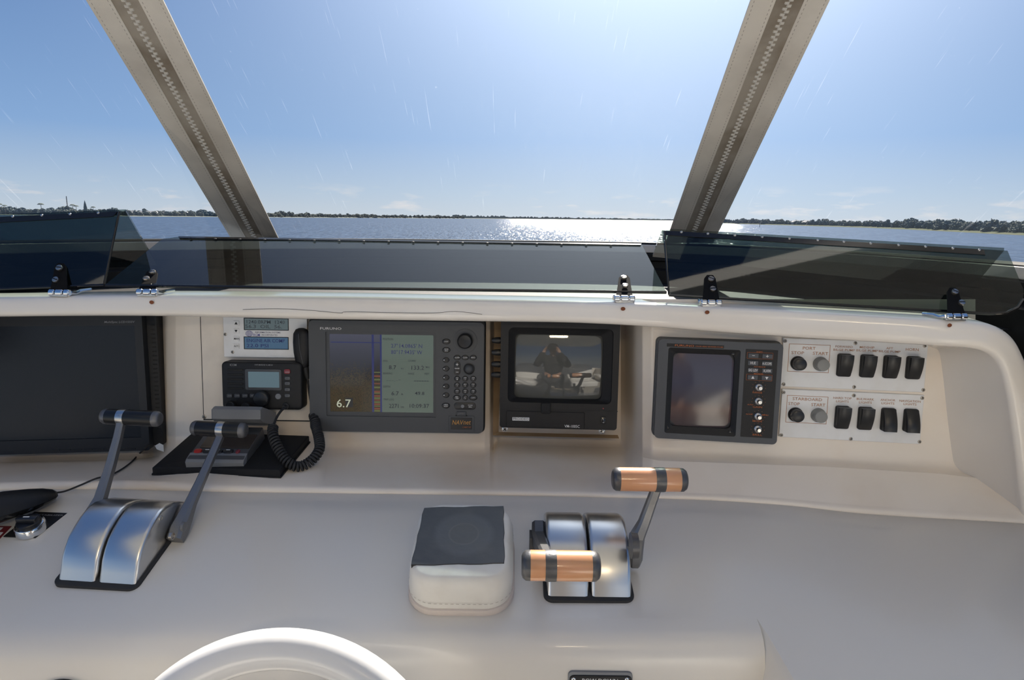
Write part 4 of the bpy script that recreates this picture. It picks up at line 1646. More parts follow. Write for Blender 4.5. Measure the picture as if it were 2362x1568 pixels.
fl, frr, brr, bll = D(430, 1056, 1.165), D(562, 1061, 1.165), D(612, 990, 1.262), D(497, 985, 1.262)
f = Frame.__new__(Frame); f.o = (fl + frr + brr + bll) / 4
u = Vector((1, 0, 0)); v = ((brr + bll) - (fl + frr)); v.x = 0; v.normalize()
f.set(u, v, u.cross(v)); F = f
t = thing('control_unit', 'grey control unit with a flipped-up cover, red key and dark screen on the black board', 'control unit', F.m)
x0, x1 = F.p(428, 1060)[0], F.p(562, 1060)[0]
y0, y1 = F.p(500, 1060)[1], F.p(550, 984)[1]
b = MB(); b.prism(rr(x0, x1, y0 + 0.002, y1, 0.003), -0.026, 0.0, 0.002)
part('body', b, 'grey_plastic', t)
b = MB(); b.prism(rr(x0 + 0.003, x1 - 0.003, y0 + 0.004, y1 - 0.01, 0.003), -0.034, -0.026)
part('mount_foot', b, 'black_soft', t)
# lighter front moulding with a bevelled nose
ys = F.p(500, 1045)[1]
b = MB()
prof = [(ys, 0.0006), (y0 + 0.001, -0.001), (y0 - 0.004, -0.004), (y0 - 0.005, -0.019), (y0 + 0.002, -0.020)]
b.loft([[(x0 - 0.0005, a, c) for a, c in prof], [(x1 + 0.0005, a, c) for a, c in prof]], True, True)
part('front_moulding', b, 'grey_mid', t, 20)
u0, u1, v0, v1_ = F.R(472, 1002, 585, 1034)
screen_mat('amber_lcd', solid((0.006, 0.004, 0.003)), 0.12)
part('screen', MB().prism(rr(u0, u1, v0, v1_, 0.002), -0.001, 0.0012), 'amber_lcd', t, label='dark amber-brown screen')
for xx, yy, w, m in ((457, 1041, 17, 'red_button'), (479, 1041.5, 21, 'key_black'), (503, 1042, 21, 'key_black'), (527, 1042, 22, 'key_black'), (549, 1042.5, 9, 'maroon_button')):
    u0, u1, v0, v1_ = F.R(xx - w / 2, yy - 4.2, xx + w / 2, yy + 4.2)
    o = part('key', MB().prism(rr(u0, u1, v0, v1_, 0.004), -0.001, 0.003, 0.0012), m, t, label='red key' if m == 'red_button' else None)
    if m == 'key_black':
        u0, u1, v0, v1_ = F.R(xx - 4.5, yy - 2.4, xx + 4.5, yy - 1)
        part('key_mark', MB().box(u0, u1, v0, v1_, 0.0030, 0.0033), 'white_print', o, 0)
# cover flipped up at the back
q0, q1 = D(486, 943, 1.235), D(600, 946, 1.235)
b = MB()
dn = Vector((0, 0.0, -1))
prof = [(0.0, 0.0), (-0.002, -0.019), (0.010, -0.029), (0.075, -0.055), (0.085, -0.045), (0.085, -0.030), (0.012, 0.003)]
rings = []
for x, k_ in ((q0.x, 0.0), (q0.x + 0.004, 1.0), (q1.x - 0.012, 1.0), (q1.x - 0.003, 0.75), (q1.x, 0.4)):
    pc = Vector((0, 0.035, -0.024))
    ring = []
    for a, c in prof:
        w_ = Vector((0, a, c))
        w_ = pc + (w_ - pc) * (0.93 + 0.07 * k_)
        ring.append(Vector((x, q0.y, (q0.z + q1.z) / 2)) + w_)
    rings.append(ring)
b.loft(rings, True, True)
part('flip_cover', b, 'grey_mid', t, 25, world=True, label='mid grey cover flipped open')

# white tape scrap at the corner of the monitor
F = Frame(366, 1031, 1.285, R_(-10), R_(35))
u0, u1, v0, v1_ = F.R(356, 1022, 381, 1041)
b = MB(); b.slab([Vector((u0, v1_ - 0.006, 0)), Vector((u0 + 0.007, v0 + 0.004, 0)), Vector((u1, v0, 0)), Vector((u1 - 0.006, v1_ - 0.003, 0)), Vector((u0 + 0.009, v1_, 0.001))], 0.0006, Vector((0, 0, 1)))
o = part('tape_scrap', b, 'tape_silver', None, 0); o.matrix_world = F.m
tag(o, 'scrap of white tape at the foot of the big blank monitor', 'tape')

# ================================================================== chartplotter
F = Frame(915, 866, 1.30, 0, R_(5))
t = thing('chartplotter', 'dark grey chartplotter with a split echo and position screen and round keys', 'chartplotter', F.m)
x0, x1, y0, y1 = F.R(712, 734, 1119, 997)
b = MB(); b.prism(rr(x0, x1, y0, y1, 0.010), -0.030, -0.004, 0.004, 2)
part('rear_case', b, 'black_plastic', t)
so, si = rr(x0 + 0.002, x1 - 0.006, y0 + 0.001, y1 - 0.008, 0.010), None
w0_, w1_, z0_, z1_ = F.R(752, 766, 1006, 961)
sc0 = F.R(760, 772, 999, 951)
b = MB()
out1 = rr(x0 + 0.001, x1 - 0.003, y0, y1 - 0.006, 0.010)
b.ringp(out1, rr(w0_, w1_, z0_, z1_, 0.002), -0.006, 0.0)
b.ringp(rr(w0_, w1_, z0_, z1_, 0.002), rr(sc0[0], sc0[1], sc0[2], sc0[3], 0.001), -0.006, -0.003)
part('bezel', b, 'grey_plastic', t)
xm = F.p(880, 866)[0]
screen_mat('echo_lcd', echo(sc0[2], sc0[3], 0.58), 0.05, 0.45)
screen_mat('data_lcd', solid((0.080, 0.105, 0.085)), 0.05)
part('echo_screen', MB().box(sc0[0], xm, sc0[2], sc0[3], -0.006, -0.0035), 'echo_lcd', t, 0, label='speckled echo picture')
part('data_screen', MB().box(xm, sc0[1], sc0[2], sc0[3], -0.006, -0.0035), 'data_lcd', t, 0, label='grey-green data page')
so_ = -0.0035
# darker column and coloured bands at the right of the echo picture
mat('band_dark', (0.01, 0.01, 0.012), 0.3); mat('band_blue', (0.01, 0.012, 0.06), 0.3, emit=((0.01, 0.014, 0.07), 1)); mat('band_red', (0.03, 0.01, 0.01), 0.3, emit=((0.12, 0.03, 0.01), 1)); mat('band_green', (0.02, 0.03, 0.01), 0.3, emit=((0.07, 0.08, 0.02), 1))
for xa, xb, ya, yb, m in ((857, 862, 772, 951, 'band_blue'), (876, 880, 772, 951, 'band_blue')):
    u0, u1, v0, v1_ = F.R(xa, ya, xb, yb)
    part('colour_band', MB().box(u0, u1, v0, v1_, so_, so_ + 0.0002), m, t, 0)
for i, yy in enumerate((858, 866, 874, 884, 892, 902, 906, 912, 917, 922, 926, 931, 936, 941, 946)):
    u0, u1, v0, v1_ = F.R(862, yy, 876, yy + (4 if i % 3 else 2.5))
    part('colour_band', MB().box(u0, u1, v0, v1_, so_, so_ + 0.0002), 'band_red' if i % 2 else 'band_green', t, 0)
u0, u1, v0, v1_ = F.R(762, 789, 880, 791)
part('colour_band', MB().box(u0, u1, v0, v1_, so_, so_ + 0.0002), 'band_blue', t, 0)
u0, u1, v0, v1_ = F.R(796, 918, 813, 940)
part('depth_readout_panel', MB().box(u0, u1, v0, v1_, so_, so_ + 0.0002), 'band_dark', t, 0)
mat('readout_pale', (0.3, 0.32, 0.25), 0.5, emit=((0.30, 0.32, 0.24), 1.0))
text(F, '6.7', 793, 930, 19, 33, so_ + 0.0002, 'readout_pale', t)
mat('ink_dark', (0.03, 0.035, 0.05), 0.5); mat('ink_blue', (0.05, 0.06, 0.20), 0.5)
for s_, xx, yy, hh, ww, m in (("POSITION", 895, 782, 5, 24, 'ink_dark'), ("27°14.0865' N", 938, 797.5, 9.5, 72, 'ink_blue'), ("80°17.9435' W", 938, 812, 9.5, 72, 'ink_blue'),
                              ('SOG', 889, 832, 4.5, 10, 'ink_dark'), ('COURSE', 950, 832, 4.5, 18, 'ink_dark'), ('8.7', 905.5, 847, 9.5, 17, 'ink_dark'), ('kt', 928, 849.5, 4, 6, 'ink_dark'),
                              ('133.2', 963.5, 848, 9.5, 29, 'ink_dark'), ('°MAG', 986, 846.5, 4.5, 10, 'ink_dark'), ('BEARING', 894.5, 861, 4.5, 21, 'ink_dark'), ('RANGE', 948.5, 861.5, 4.5, 14, 'ink_dark'), ('FEET', 985, 862, 4.5, 11, 'ink_dark'),
                              ('---.-°', 908, 877, 4, 33, 'ink_dark'), ('------', 972, 878.5, 1.5, 34, 'ink_dark'), ('DEPTH', 892, 891.5, 4.5, 16, 'ink_dark'), ('6.7', 911.5, 907, 9.5, 17, 'ink_dark'), ('ft', 928, 909, 4.5, 5, 'ink_dark'),
                              ('49.8', 968, 907, 8, 22, 'ink_dark'), ('TRIP LOG', 896.5, 921, 4.5, 24, 'ink_dark'), ('2271', 908.5, 936, 9.5, 22, 'ink_dark'), ('nm', 928, 939, 4, 7, 'ink_dark'), ('10:09:37', 967.5, 936, 9.5, 45, 'ink_dark')):
    text(F, s_, xx, yy, hh, ww, so_, m, t, lift=0.0004)
text(F, 'FURUNO', 763, 757.5, 5.5, 49, 0.0, 'white_print', t)


def key(px_, py_, w, h, lab=None, m='key_black', hh=0.0025, lh=2.6, lw=None):
    u0, u1, v0, v1_ = F.R(px_ - w / 2, py_ - h / 2, px_ + w / 2, py_ + h / 2)
    b = MB()
    cx_, cy_, ra, rb_ = (u0 + u1) / 2, (v0 + v1_) / 2, (u1 - u0) / 2, (v1_ - v0) / 2
    if abs(w - h) < 8 or w > h:
        rings = [[(cx_ + ra * s_ * math.cos(a * 0.3142), cy_ + rb_ * s_ * math.sin(a * 0.3142), z_) for a in range(20)] for s_, z_ in ((1, -0.001), (1, hh * 0.5), (0.9, hh * 0.85), (0.7, hh))]
        b.loft(rings, True, True)
    else:
        b.prism(rr(u0, u1, v0, v1_, ra * 0.98, 5), -0.001, hh, 0.0008)
    o = part('key', b, m, t)
    if lab:
        ls = lab.split('\n')
        for i, s_ in enumerate(ls):
            text(F, s_, px_, py_ + (i - (len(ls) - 1) / 2) * (lh + 1.2), lh, lw or min(w * 0.66, len(s_) * lh * 0.85), hh, 'white_print', o)
    return o


key(1029.5, 787.5, 19, 13, 'DISP'); key(1029.5, 807, 19, 13, 'SAVE\nMOB')
for yy in (830, 850, 870.5, 891, 911):
    o = key(1029, yy, 15, 12.5)
    uu, vv = F.p(1024.5, yy); b = MB(); b.lathe([(0.0013, 0.0022), (0.0011, 0.0029)], 10, uu, vv)
    part('key_dot', b, 'white_print', o)
key(1028.5, 935, 19, 13, 'HIDE\nSHOW')
for xx, s_ in ((1054.5, 'ALARM'), (1073, 'CLEAR'), (1091.5, 'MENU')): key(xx, 824.5, 16.5, 12, s_)
o = key(1054.5, 849, 14, 32, None)
text(F, '+', 1054.5, 840.5, 6, 6, 0.0025, 'white_print', o); text(F, 'RANGE', 1054.5, 849.5, 3, 10.5, 0.0025, 'white_print', o); text(F, '-', 1054.5, 858, 1, 6, 0.0025, 'white_print', o)
for i, s_ in enumerate(('ABC\n1', 'DEF\n2', 'GHI\n3', 'JKL\n4', 'MNO\n5', 'PQR\n6', 'STU\n7', 'VWX\n8', 'YZ&\n9')):
    key((1054.5, 1073, 1091.5)[i % 3], (873, 887.8, 902.5)[i // 3], 14, 12.5, s_, lh=2.4)
key(1054, 917, 18, 12.5, 'EBL\nVRM'); key(1073, 917, 13.5, 12.5, '-·\n0', lh=2.4); key(1091.5, 917, 19, 12.5, 'GAIN')
u0, u1, v0, v1_ = F.R(1047, 928, 1098, 944.5)
part('key_panel', MB().prism(rr(u0, u1, v0, v1_, 0.0072, 6), -0.001, 0.0012, 0.0008), 'key_black', t)
uu, vv = F.p(1067, 936.5); b = MB(); b.lathe([(0.0037, 0.0), (0.0035, 0.002)], 18, uu, vv); part('key', b, 'grey_mid', t, label='round grey power key')
text(F, 'POWER', 1085, 934.5, 2.5, 10.5, 0.0013, 'white_print', t); text(F, 'BRILL', 1085, 938.5, 2.5, 8, 0.0013, 'white_print', t)
uu, vv = F.p(1073, 786); k = F.k(1073, 786)
b = MB(); b.lathe([(28 * k, -0.001), (28 * k, 0.0006), (27 * k, 0.0010), (20 * k, 0.0002)], 40, uu, vv); part('knob_surround', b, 'grey_plastic', t)
b = MB(); b.lathe([(18 * k, -0.001), (17.5 * k, 0.010), (16 * k, 0.013), (14 * k, 0.0142), (5 * k, 0.0135)], 40, uu, vv); part('knob', b, 'knob_black', t)
uu, vv = F.p(1082, 850.5)
b = MB(); b.lathe([(13.5 * k, -0.001), (13.5 * k, 0.0016), (12 * k, 0.002), (11 * k, 0.0008)], 32, uu, vv); part('trackball_ring', b, 'key_black', t)
b = MB(); b.lathe([(10.5 * k, 0.0), (9.5 * k, 0.004), (7 * k, 0.0065), (3.5 * k, 0.008), (0.3 * k, 0.0083)], 28, uu, vv); part('trackball', b, 'grey_plastic', t, 60)
u0, u1, v0, v1_ = F.R(1035, 959, 1094, 996)
dr = part('card_door', MB().prism(rr(u0, u1, v0, v1_, 0.0015), -0.001, 0.0012, 0.0006, 1), 'grey_plastic', t)
u0, u1, v0, v1_ = F.R(1040, 963, 1089, 990)
part('name_plate', MB().prism(rr(u0, u1, v0, v1_, 0.001), 0.001, 0.0018, 0.0003, 1), 'key_black', dr)
text(F, 'NAV', 1056, 974, 10.5, 26, 0.0018, 'gold_print', t, 0.2); text(F, 'net', 1077.5, 974.5, 9, 17, 0.0018, 'gold_print', t, 0.2); text(F, 'C-MAP NT', 1077, 985, 3, 20, 0.0018, 'orange_print', t, 0.2)
u0, u1, v0, v1_ = F.R(1054, 949, 1075, 958.5)
part('door_latch', MB().prism(rr(u0, u1, v0, v1_, 0.0015), -0.001, 0.0035, 0.001), 'grey_plastic', t)
u0, u1, v0, v1_ = F.R(1051, 957, 1078, 959.5)
part('door_slot', MB().box(u0, u1, v0, v1_, 0.0006, 0.0016), 'dark_slot', t, 0)

# ================================================================== square video monitor
F = Frame(1290, 868, 1.268, R_(-2), R_(4))
t = thing('video_monitor', 'square black tube monitor in a niche with four small knobs on its side', 'monitor', F.m)
x0, x1, y0, y1 = F.R(1154, 738, 1427, 989)
b = MB()
ii = F.R(1172, 757, 1413, 930)
b.ringp(rr(x0, x1, y0, y1, 0.006), rr(ii[0], ii[1], ii[2], ii[3], 0.010), -0.10, 0.0)
part('cabinet', b, 'black_plastic', t)
gg = F.R(1187, 772, 1390, 921, -0.012)
b = MB()
o1, i1_ = rr(ii[0], ii[1], ii[2], ii[3], 0.010), rr(gg[0], gg[1], gg[2], gg[3], 0.010)
b.loft([[(x, y, -0.0005) for x, y in o1], [(x * 0.985 + 0.0006, y * 0.985, -0.004) for x, y in o1], [(x, y, -0.013) for x, y in i1_], [(x, y, -0.03) for x, y in i1_]], True, False)
part('screen_surround', b, 'black_soft', t)
# bulged tube glass
screen_mat('tube_glass', solid((0.010, 0.010, 0.009)), 0.03)
MAT['tube_glass'].node_tree.nodes['Principled BSDF'].inputs['Base Color'].default_value = (0.085, 0.085, 0.078, 1)
MAT['tube_glass'].node_tree.nodes['Principled BSDF'].inputs['IOR'].default_value = 1.65
MAT['tube_glass'].node_tree.nodes['Principled BSDF'].inputs['Emission Strength'].default_value = 0.4


def bulge(g, z0, amp, n=16, ex=0.002):
    u0, u1, v0, v1_ = g
    rows = []
    for j in range(n + 1):
        r = []
        for i in range(n + 1):
            a, c = -1 + 2 * i / n, -1 + 2 * j / n
            r.append(((u0 + u1) / 2 + a * ((u1 - u0) / 2 + ex), (v0 + v1_) / 2 + c * ((v1_ - v0) / 2 + ex), z0 + amp * (1 - 0.5 * a * a - 0.5 * c * c)))
        rows.append(r)
    return MB().grid(rows)


part('tube_screen', bulge(gg, -0.026, 0.0145), 'tube_glass', t, 80, label='grey glass tube screen')
u0, u1, v0, v1_ = F.R(1168, 949, 1348, 986)
part('control_door', MB().prism(rr(u0, u1, v0, v1_, 0.002), -0.002, 0.0018, 0.0008, 1), 'black_plastic', t)
u0, u1, v0, v1_ = F.R(1157, 944.5, 1425, 946.5)
part('seam', MB().box(u0, u1, v0, v1_, -0.0002, 0.0003), 'dark_slot', t, 0)
u0, u1, v0, v1_ = F.R(1248, 928, 1270, 953)
part('door_catch', MB().prism(rr(u0, u1, v0, v1_, 0.003), -0.001, 0.007, 0.002), 'black_soft', t)
u0, u1, v0, v1_ = F.R(1182, 962, 1221, 969.5)
part('brand_label', MB().box(u0, u1, v0, v1_, 0.0018, 0.0021), 'white_print', t, 0)
text(F, 'PRO/IDEO', 1201.5, 966, 5.5, 35, 0.0021, 'black_print', t)
text(F, 'VM-1005C', 1319.5, 983, 6.5, 35, 0.0018, 'white_print', t)
u0, u1, v0, v1_ = F.R(1386, 961, 1397, 977.5)
sw = part('power_switch', MB().prism(rr(u0, u1, v0, v1_, 0.001), -0.001, 0.0035, 0.001), 'black_gloss', t)
text(F, 'I', 1392, 967.5, 3, 0.8, 0.0036, 'white_print', sw); text(F, 'O', 1392, 974, 3.2, 3.2, 0.0036, 'white_print', sw)
uu, vv = F.p(1391.5, 942); b = MB(); b.lathe([(0.0016, -0.001), (0.0014, 0.0008)], 12, uu, vv); part('pilot_lamp', b, 'maroon_button', t)
for xx, yy in ((1164.5, 989.5), (1388, 994)):
    screw(F, xx, yy, 7, -0.004, t, 'steel')
for yy in (787, 815, 842.5, 867):
    # knobs sticking out sideways from the left flank
    v_ = F.p(1150, yy)[1]
    b = MB()
    rings = []
    for x_, r_ in ((x0 + 0.002, 0.0055), (x0 - 0.004, 0.0066), (x0 - 0.010, 0.0064), (x0 - 0.0175, 0.0052), (x0 - 0.0190, 0.0040)):
        rings.append([(x_, v_ + math.cos(a * 0.3927) * r_, -0.016 + math.sin(a * 0.3927) * r_) for a in range(16)])
    b.loft(rings, True, True)
    part('knob', b, 'knob_black', t)
# raw plywood edge of the niche
b = MB()
for q in ([(1140, 742, 1.335), (1157, 742, 1.345), (1150, 1000, 1.345), (1137, 1004, 1.335)],):
    b.add([D(*p) for p in q], [(0, 1, 2, 3)])
b.add([D(*p) for p in ((1137, 1004, 1.325), (1150, 996, 1.335), (1425, 1003, 1.325), (1428, 1011, 1.315))], [(0, 1, 2, 3)])
part('niche_edge', b, 'plywood', CON, 0, world=True, label='bare plywood edge of the cut-out')

# ================================================================== depth sounder
F = Frame(1655, 905, 1.165, R_(-7.5), R_(4.5))
t = thing('depth_sounder', 'dark grey depth sounder with a dull purple tube screen, square keys and four small knobs', 'depth sounder', F.m)
x0, x1, y0, y1 = F.R(1514, 787, 1800, 1018)
b = MB(); b.prism(rr(x0 - 0.003, x1 + 0.002, y0 - 0.001, y1 + 0.002, 0.009), -0.045, -0.016, 0.003)
part('rear_case', b, 'grey_plastic', t)
ii = F.R(1537, 804, 1703, 1003)
b = MB(); b.ringp(rr(x0, x1, y0, y1, 0.008), rr(ii[0], ii[1], ii[2], ii[3], 0.004), -0.020, 0.0)
part('bezel', b, 'grey_slate', t)
gg = F.R(1549, 816, 1690, 985, -0.010)
o1, i1_ = rr(ii[0], ii[1], ii[2], ii[3], 0.004), rr(gg[0], gg[1], gg[2], gg[3], 0.008)
b = MB(); b.loft([[(x, y, -0.001) for x, y in o1], [(x, y, -0.008) for x, y in i1_], [(x, y, -0.02) for x, y in i1_]], True, False)
part('screen_surround', b, 'black_plastic', t)


def purple(t_, v):
    sx = N(t_, 'ShaderNodeSeparateXYZ'); t_.links.new(v, sx.inputs[0])
    mr = N(t_, 'ShaderNodeMapRange'); mr.inputs['From Min'].default_value = gg[2]; mr.inputs['From Max'].default_value = gg[3]
    t_.links.new(sx.outputs[1], mr.inputs['Value'])
    return ramp(t_, mr.outputs[0], [(0.0, (0.055, 0.040, 0.045)), (0.25, (0.10, 0.052, 0.045)), (0.36, (0.055, 0.045, 0.06)), (0.6, (0.06, 0.057, 0.09)), (0.8, (0.07, 0.06, 0.085)), (1.0, (0.085, 0.065, 0.07))])


screen_mat('purple_tube', purple, 0.12, 0.5)
part('tube_screen', bulge(gg, -0.0175, 0.007), 'purple_tube', t, 80, label='dull purple tube screen')
for q in ((1546, 808), (1691, 816), (1540, 986), (1684, 996)):
    screw(F, q[0], q[1], 4, -0.005, t, 'black_gloss', slot=False)
u0, u1, v0, v1_ = F.R(1714, 806, 1788, 1009)
part('key_panel', MB().prism(rr(u0, u1, v0, v1_, 0.001), -0.001, 0.0006), 'black_plastic', t)
for xx, yy, s_ in ((1738, 820, '-'), (1770, 821.5, '+'), (1737, 837, 'HUE'), (1769, 838.5, 'A-SCOPE'), (1737, 853.5, 'SIG LEV'), (1769, 855, 'ALARM'), (1736, 870, 'U'), (1768, 871.5, 'D')):
    u0, u1, v0, v1_ = F.R(xx - 12, yy - 5.5, xx + 12, yy + 5.5)
    o = part('key', MB().prism(rr(u0, u1, v0, v1_, 0.0008), 0.0, 0.002, 0.0006, 1), 'grey_slate', t)
    if s_ in 'UD':
        uu, vv = F.p(xx, yy); sg = 1 if s_ == 'U' else -1; r = 0.0028
        b = MB(); b.add([(uu - r, vv - sg * r * 0.8, 0.0022), (uu + r, vv - sg * r * 0.8, 0.0022), (uu, vv + sg * r * 1.0, 0.0022)], [(0, 1, 2)])
        part('arrow', b, 'white_print', o, 0)
    elif s_ in '+-':
        text(F, s_, xx, yy, 6 if s_ == '+' else 1, 6, 0.002, 'white_print', o)
    else:
        text(F, s_, xx, yy, 6, 5 + 2.2 * len(s_) if len(s_) > 3 else 11.5, 0.002, 'white_print', o)
for xa, ya, xb, yb in ((1723, 813, 1783, 827.5), (1721, 863.5, 1781, 877.5)):
    u0, u1, v0, v1_ = F.R(xa, ya, xb, yb)
    part('key_outline', MB().ringp(rr(u0, u1, v0, v1_, 0.0006, 1), inset(rr(u0, u1, v0, v1_, 0.0006, 1), 0.0004), 0.0006, 0.0008), 'orange_print', t, 0)
for yy, s_, ty in ((893, 'RANGE', 905), (925, 'GAIN', 938.5), (960, 'MODE', 971), (989, 'BRILL', 1002.5)):
    uu, vv = F.p(1750.5 - (yy - 893) * 0.03, yy); k = F.k(1750, yy)
    b = MB(); b.lathe([(9.5 * k, 0), (9.2 * k, 0.0015), (8 * k, 0.003), (4.8 * k, 0.004), (4.6 * k, 0.0125), (4 * k, 0.0135)], 22, uu, vv)
    part('knob', b, 'steel', t, label='small steel knob')
    text(F, s_, 1747, ty, 4.2, 21, 0.0006, 'orange_print', t)
    b = MB()
    for a in range(9):
        an = R_(-40 + a * 32.5)
        b.box(uu + math.cos(an) * 15 * k - 0.0004, uu + math.cos(an) * 15 * k + 0.0004, vv + math.sin(an) * 13.5 * k - 0.0004, vv + math.sin(an) * 13.5 * k + 0.0004, 0.0006, 0.0008)
    tag(part('dial_marks', b, 'orange_print', t, 0), kind='stuff')
for s_, xx, yy, w in (('SHIFT', 1752, 811.5, 14), ('ADVANCE', 1752, 846, 26), ('MARKER', 1750, 862, 21), ('AUTO', 1730, 933, 12), ('NORM', 1728, 955, 14), ('MENU', 1765, 957, 14)):
    text(F, s_, xx, yy, 3, w, 0.0006, 'orange_print', t)
u0, u1, v0, v1_ = F.R(1538, 794, 1670, 801.5)
part('brand_strip', MB().box(u0, u1, v0, v1_, 0.0, 0.0006), 'black_plastic', t, 0)
text(F, 'FURUNO', 1579, 797, 4.6, 43, 0.0006, 'orange_print', t); text(F, 'COLOR VIDEO SOUNDER FCV-582', 1636, 799.5, 2.8, 62, 0.0006, 'orange_print', t)

# ================================================================== switch panels
F0 = Frame(1966, 900, 1.1605, R_(-7.0), R_(4.7))


def switch_panel(label, rect, screws, box, head, buttons, rockers):
    F = Frame.__new__(Frame)
    x0, x1, y0, y1 = F0.R(*rect)
    F.o = F0.m @ Vector(((x0 + x1) / 2, (y0 + y1) / 2, 0)); F.set(F0.u, F0.vv, F0.n)
    t = thing('switch_panel', label, 'switch panel', F.m)
    x0, x1, y0, y1 = F.R(*rect)
    part('plate', MB().prism(rr(x0, x1, y0, y1, 0.001), -0.006, 0.0, 0.0008, 1), 'panel_white', t)
    for q in screws: screw(F, q[0], q[1], 4.2, 0.0, t)
    u0, u1, v0, v1_ = F.R(*box)
    part('outline', MB().ringp(rr(u0, u1, v0, v1_), inset(rr(u0, u1, v0, v1_), 0.0008), 0.0, 0.0003), 'copper_print', t, 0, label='thin brown outline')
    for s_, xx, yy, hh, ww in head: text(F, s_, xx, yy, hh, ww, 0.0, 'copper_print', t)
    for xx, yy, m, lab in buttons:
        uu, vv = F.p(xx, yy); k = F.k(xx, yy)
        b = MB(); b.lathe([(16.5 * k, 0), (16.5 * k, 0.003), (15 * k, 0.005), (14 * k, 0.005)], 32, uu, vv)
        bo = part('push_button', b, 'grey_button' if m == 'grey_button' else 'black_plastic', t, label=lab)
        b = MB(); b.lathe([(14 * k, 0.002), (14.2 * k, 0.016), (13.4 * k, 0.0185), (11 * k, 0.0195)], 32, uu, vv)
        part('button_cap', b, m, bo)
    for xx, yy, flip, lines in rockers:
        uu, vv = F.p(xx - 5, yy); k = F.k(xx, yy)
        w, h = 15.5 * k, 26.5 * k
        b = MB(); b.prism(rr(uu - w, uu + w, vv - h, vv + h, 0.004), 0.0, 0.006, 0.0015)
        ro = part('rocker_switch', b, 'black_plastic', t)
        # rocker paddle: tall at the pressed-out end, curved face
        b = MB(); prof = []
        for i in range(9):
            a = -1 + 2 * i / 8
            prof.append((vv + a * h * 0.95, 0.0135 + 0.006 * a * flip - 0.0035 * a * a + 0.0012))
        prof = [(vv - h * 0.95, 0.004)] + prof + [(vv + h * 0.95, 0.004)]
        b.loft([[(uu - w * 0.90, y, z) for y, z in prof], [(uu - w * 0.84, y, z + 0.0008 if z > 0.005 else z) for y, z in prof],
                [(uu + w * 0.84, y, z + 0.0008 if z > 0.005 else z) for y, z in prof], [(uu + w * 0.90, y, z) for y, z in prof]], True, True)
        part('paddle', b, 'key_black', ro, 50)
        for s_, tx, ty, hh, ww in lines: text(F, s_, tx, ty, hh, ww, 0.0, 'copper_print', t)
    return t


switch_panel('white switch panel lettered PORT with bilge pump and horn rockers', (1803, 785, 2137, 898),
             [(1811, 786.5), (1973, 791.5), (2133, 797.5), (1807.5, 886), (1970, 892.5), (2129.5, 899)], (1818, 794, 1913.5, 858.5),
             [('PORT', 1866.5, 803, 7, 28), ('STOP', 1840, 813.5, 7, 28), ('START', 1892.5, 815, 7, 34)],
             [(1840, 837.5, 'key_black', 'black stop button'), (1892, 839, 'grey_button', 'grey start button')],
             [(1951, 841.5, 1, [('FORWARD', 1947, 799.5, 5, 38), ('BILGE PUMP', 1947, 807, 5, 47)]), (2004, 843.5, 1, [('MIDSHIP', 2000, 801, 5, 32), ('BILGE PUMP', 2000, 808.5, 5, 47)]),
              (2057.5, 845.5, 1, [('AFT', 2052, 803, 5, 15), ('BILGE PUMP', 2052, 810.5, 5, 47)]), (2110, 847.5, 1, [('HORN', 2104, 806, 6.5, 28)])])
switch_panel('white switch panel lettered STARBOARD with four lights rockers', (1800, 904, 2128, 1016),
             [(1807.5, 904.5), (1969.5, 912), (2128 - 1, 918), (1802, 1003), (1962.5, 1012), (2121, 1018.5)], (1813.5, 913, 1908.5, 976),
             [('STARBOARD', 1862, 920.5, 7, 65), ('STOP', 1831.5, 931, 7, 25), ('START', 1887.5, 933.5, 7, 31)],
             [(1834.5, 955.5, 'key_black', 'black stop button'), (1887, 957, 'grey_button', 'grey start button')],
             [(1946, 961.5, 1, [('HARD TOP', 1943, 918, 5, 40), ('LIGHTS', 1943, 925.5, 5, 28)]), (1999, 964, 1, [('BULWARK', 1996, 920.5, 5, 38), ('LIGHTS', 1996, 928, 5, 28)]),
              (2052, 966.5, -1, [('ANCHOR', 2048, 922.5, 5, 32), ('LIGHTS', 2048, 930, 5, 28)]), (2104, 968.5, -1, [('NAVIGATION', 2099, 925, 5, 46), ('LIGHTS', 2099, 932, 5, 28)])])
# ================================================================== engine control heads on the dash
AXF = None      # frame whose x axis the levers and grips of the head being built follow


def on_x(px, py, x):
    """point seen at a pixel on the plane that lies x along the head's cross axis"""
    v = ray(px, py)
    u = AXF.u
    return CAM + v * ((AXF.o + u * x - CAM).dot(u) / v.dot(u))


def lathe_x(c, prof, seg=24):
    """prof = (x offset, radius) about the head's cross axis through c"""
    b = MB()
    u = AXF.u; n1 = Vector((-u.y, u.x, 0)).normalized(); n2 = u.cross(n1)
    b.loft([[c + u * x + n1 * math.cos(a * 2 * math.pi / seg) * r + n2 * math.sin(a * 2 * math.pi / seg) * r for a in range(seg)] for x, r in prof], True, True)
    return b


def arm(secs):
    """secs: (centre, half width along X, half thickness); thickness lies in the YZ plane across the arm"""
    b = MB(); rings = []
    for i, (c, hw, ht) in enumerate(secs):
        t_ = (secs[min(i + 1, len(secs) - 1)][0] - secs[max(i - 1, 0)][0]).normalized()
        u = AXF.u
        n = u.cross(t_).normalized()
        ring = []
        for sx, sy in ((-1, -0.6), (-0.6, -1), (0.6, -1), (1, -0.6), (1, 0.6), (0.6, 1), (-0.6, 1), (-1, 0.6)):
            ring.append(c + u * hw * sx + n * ht * sy)
        rings.append(ring)
    return b.loft(rings, True, True)


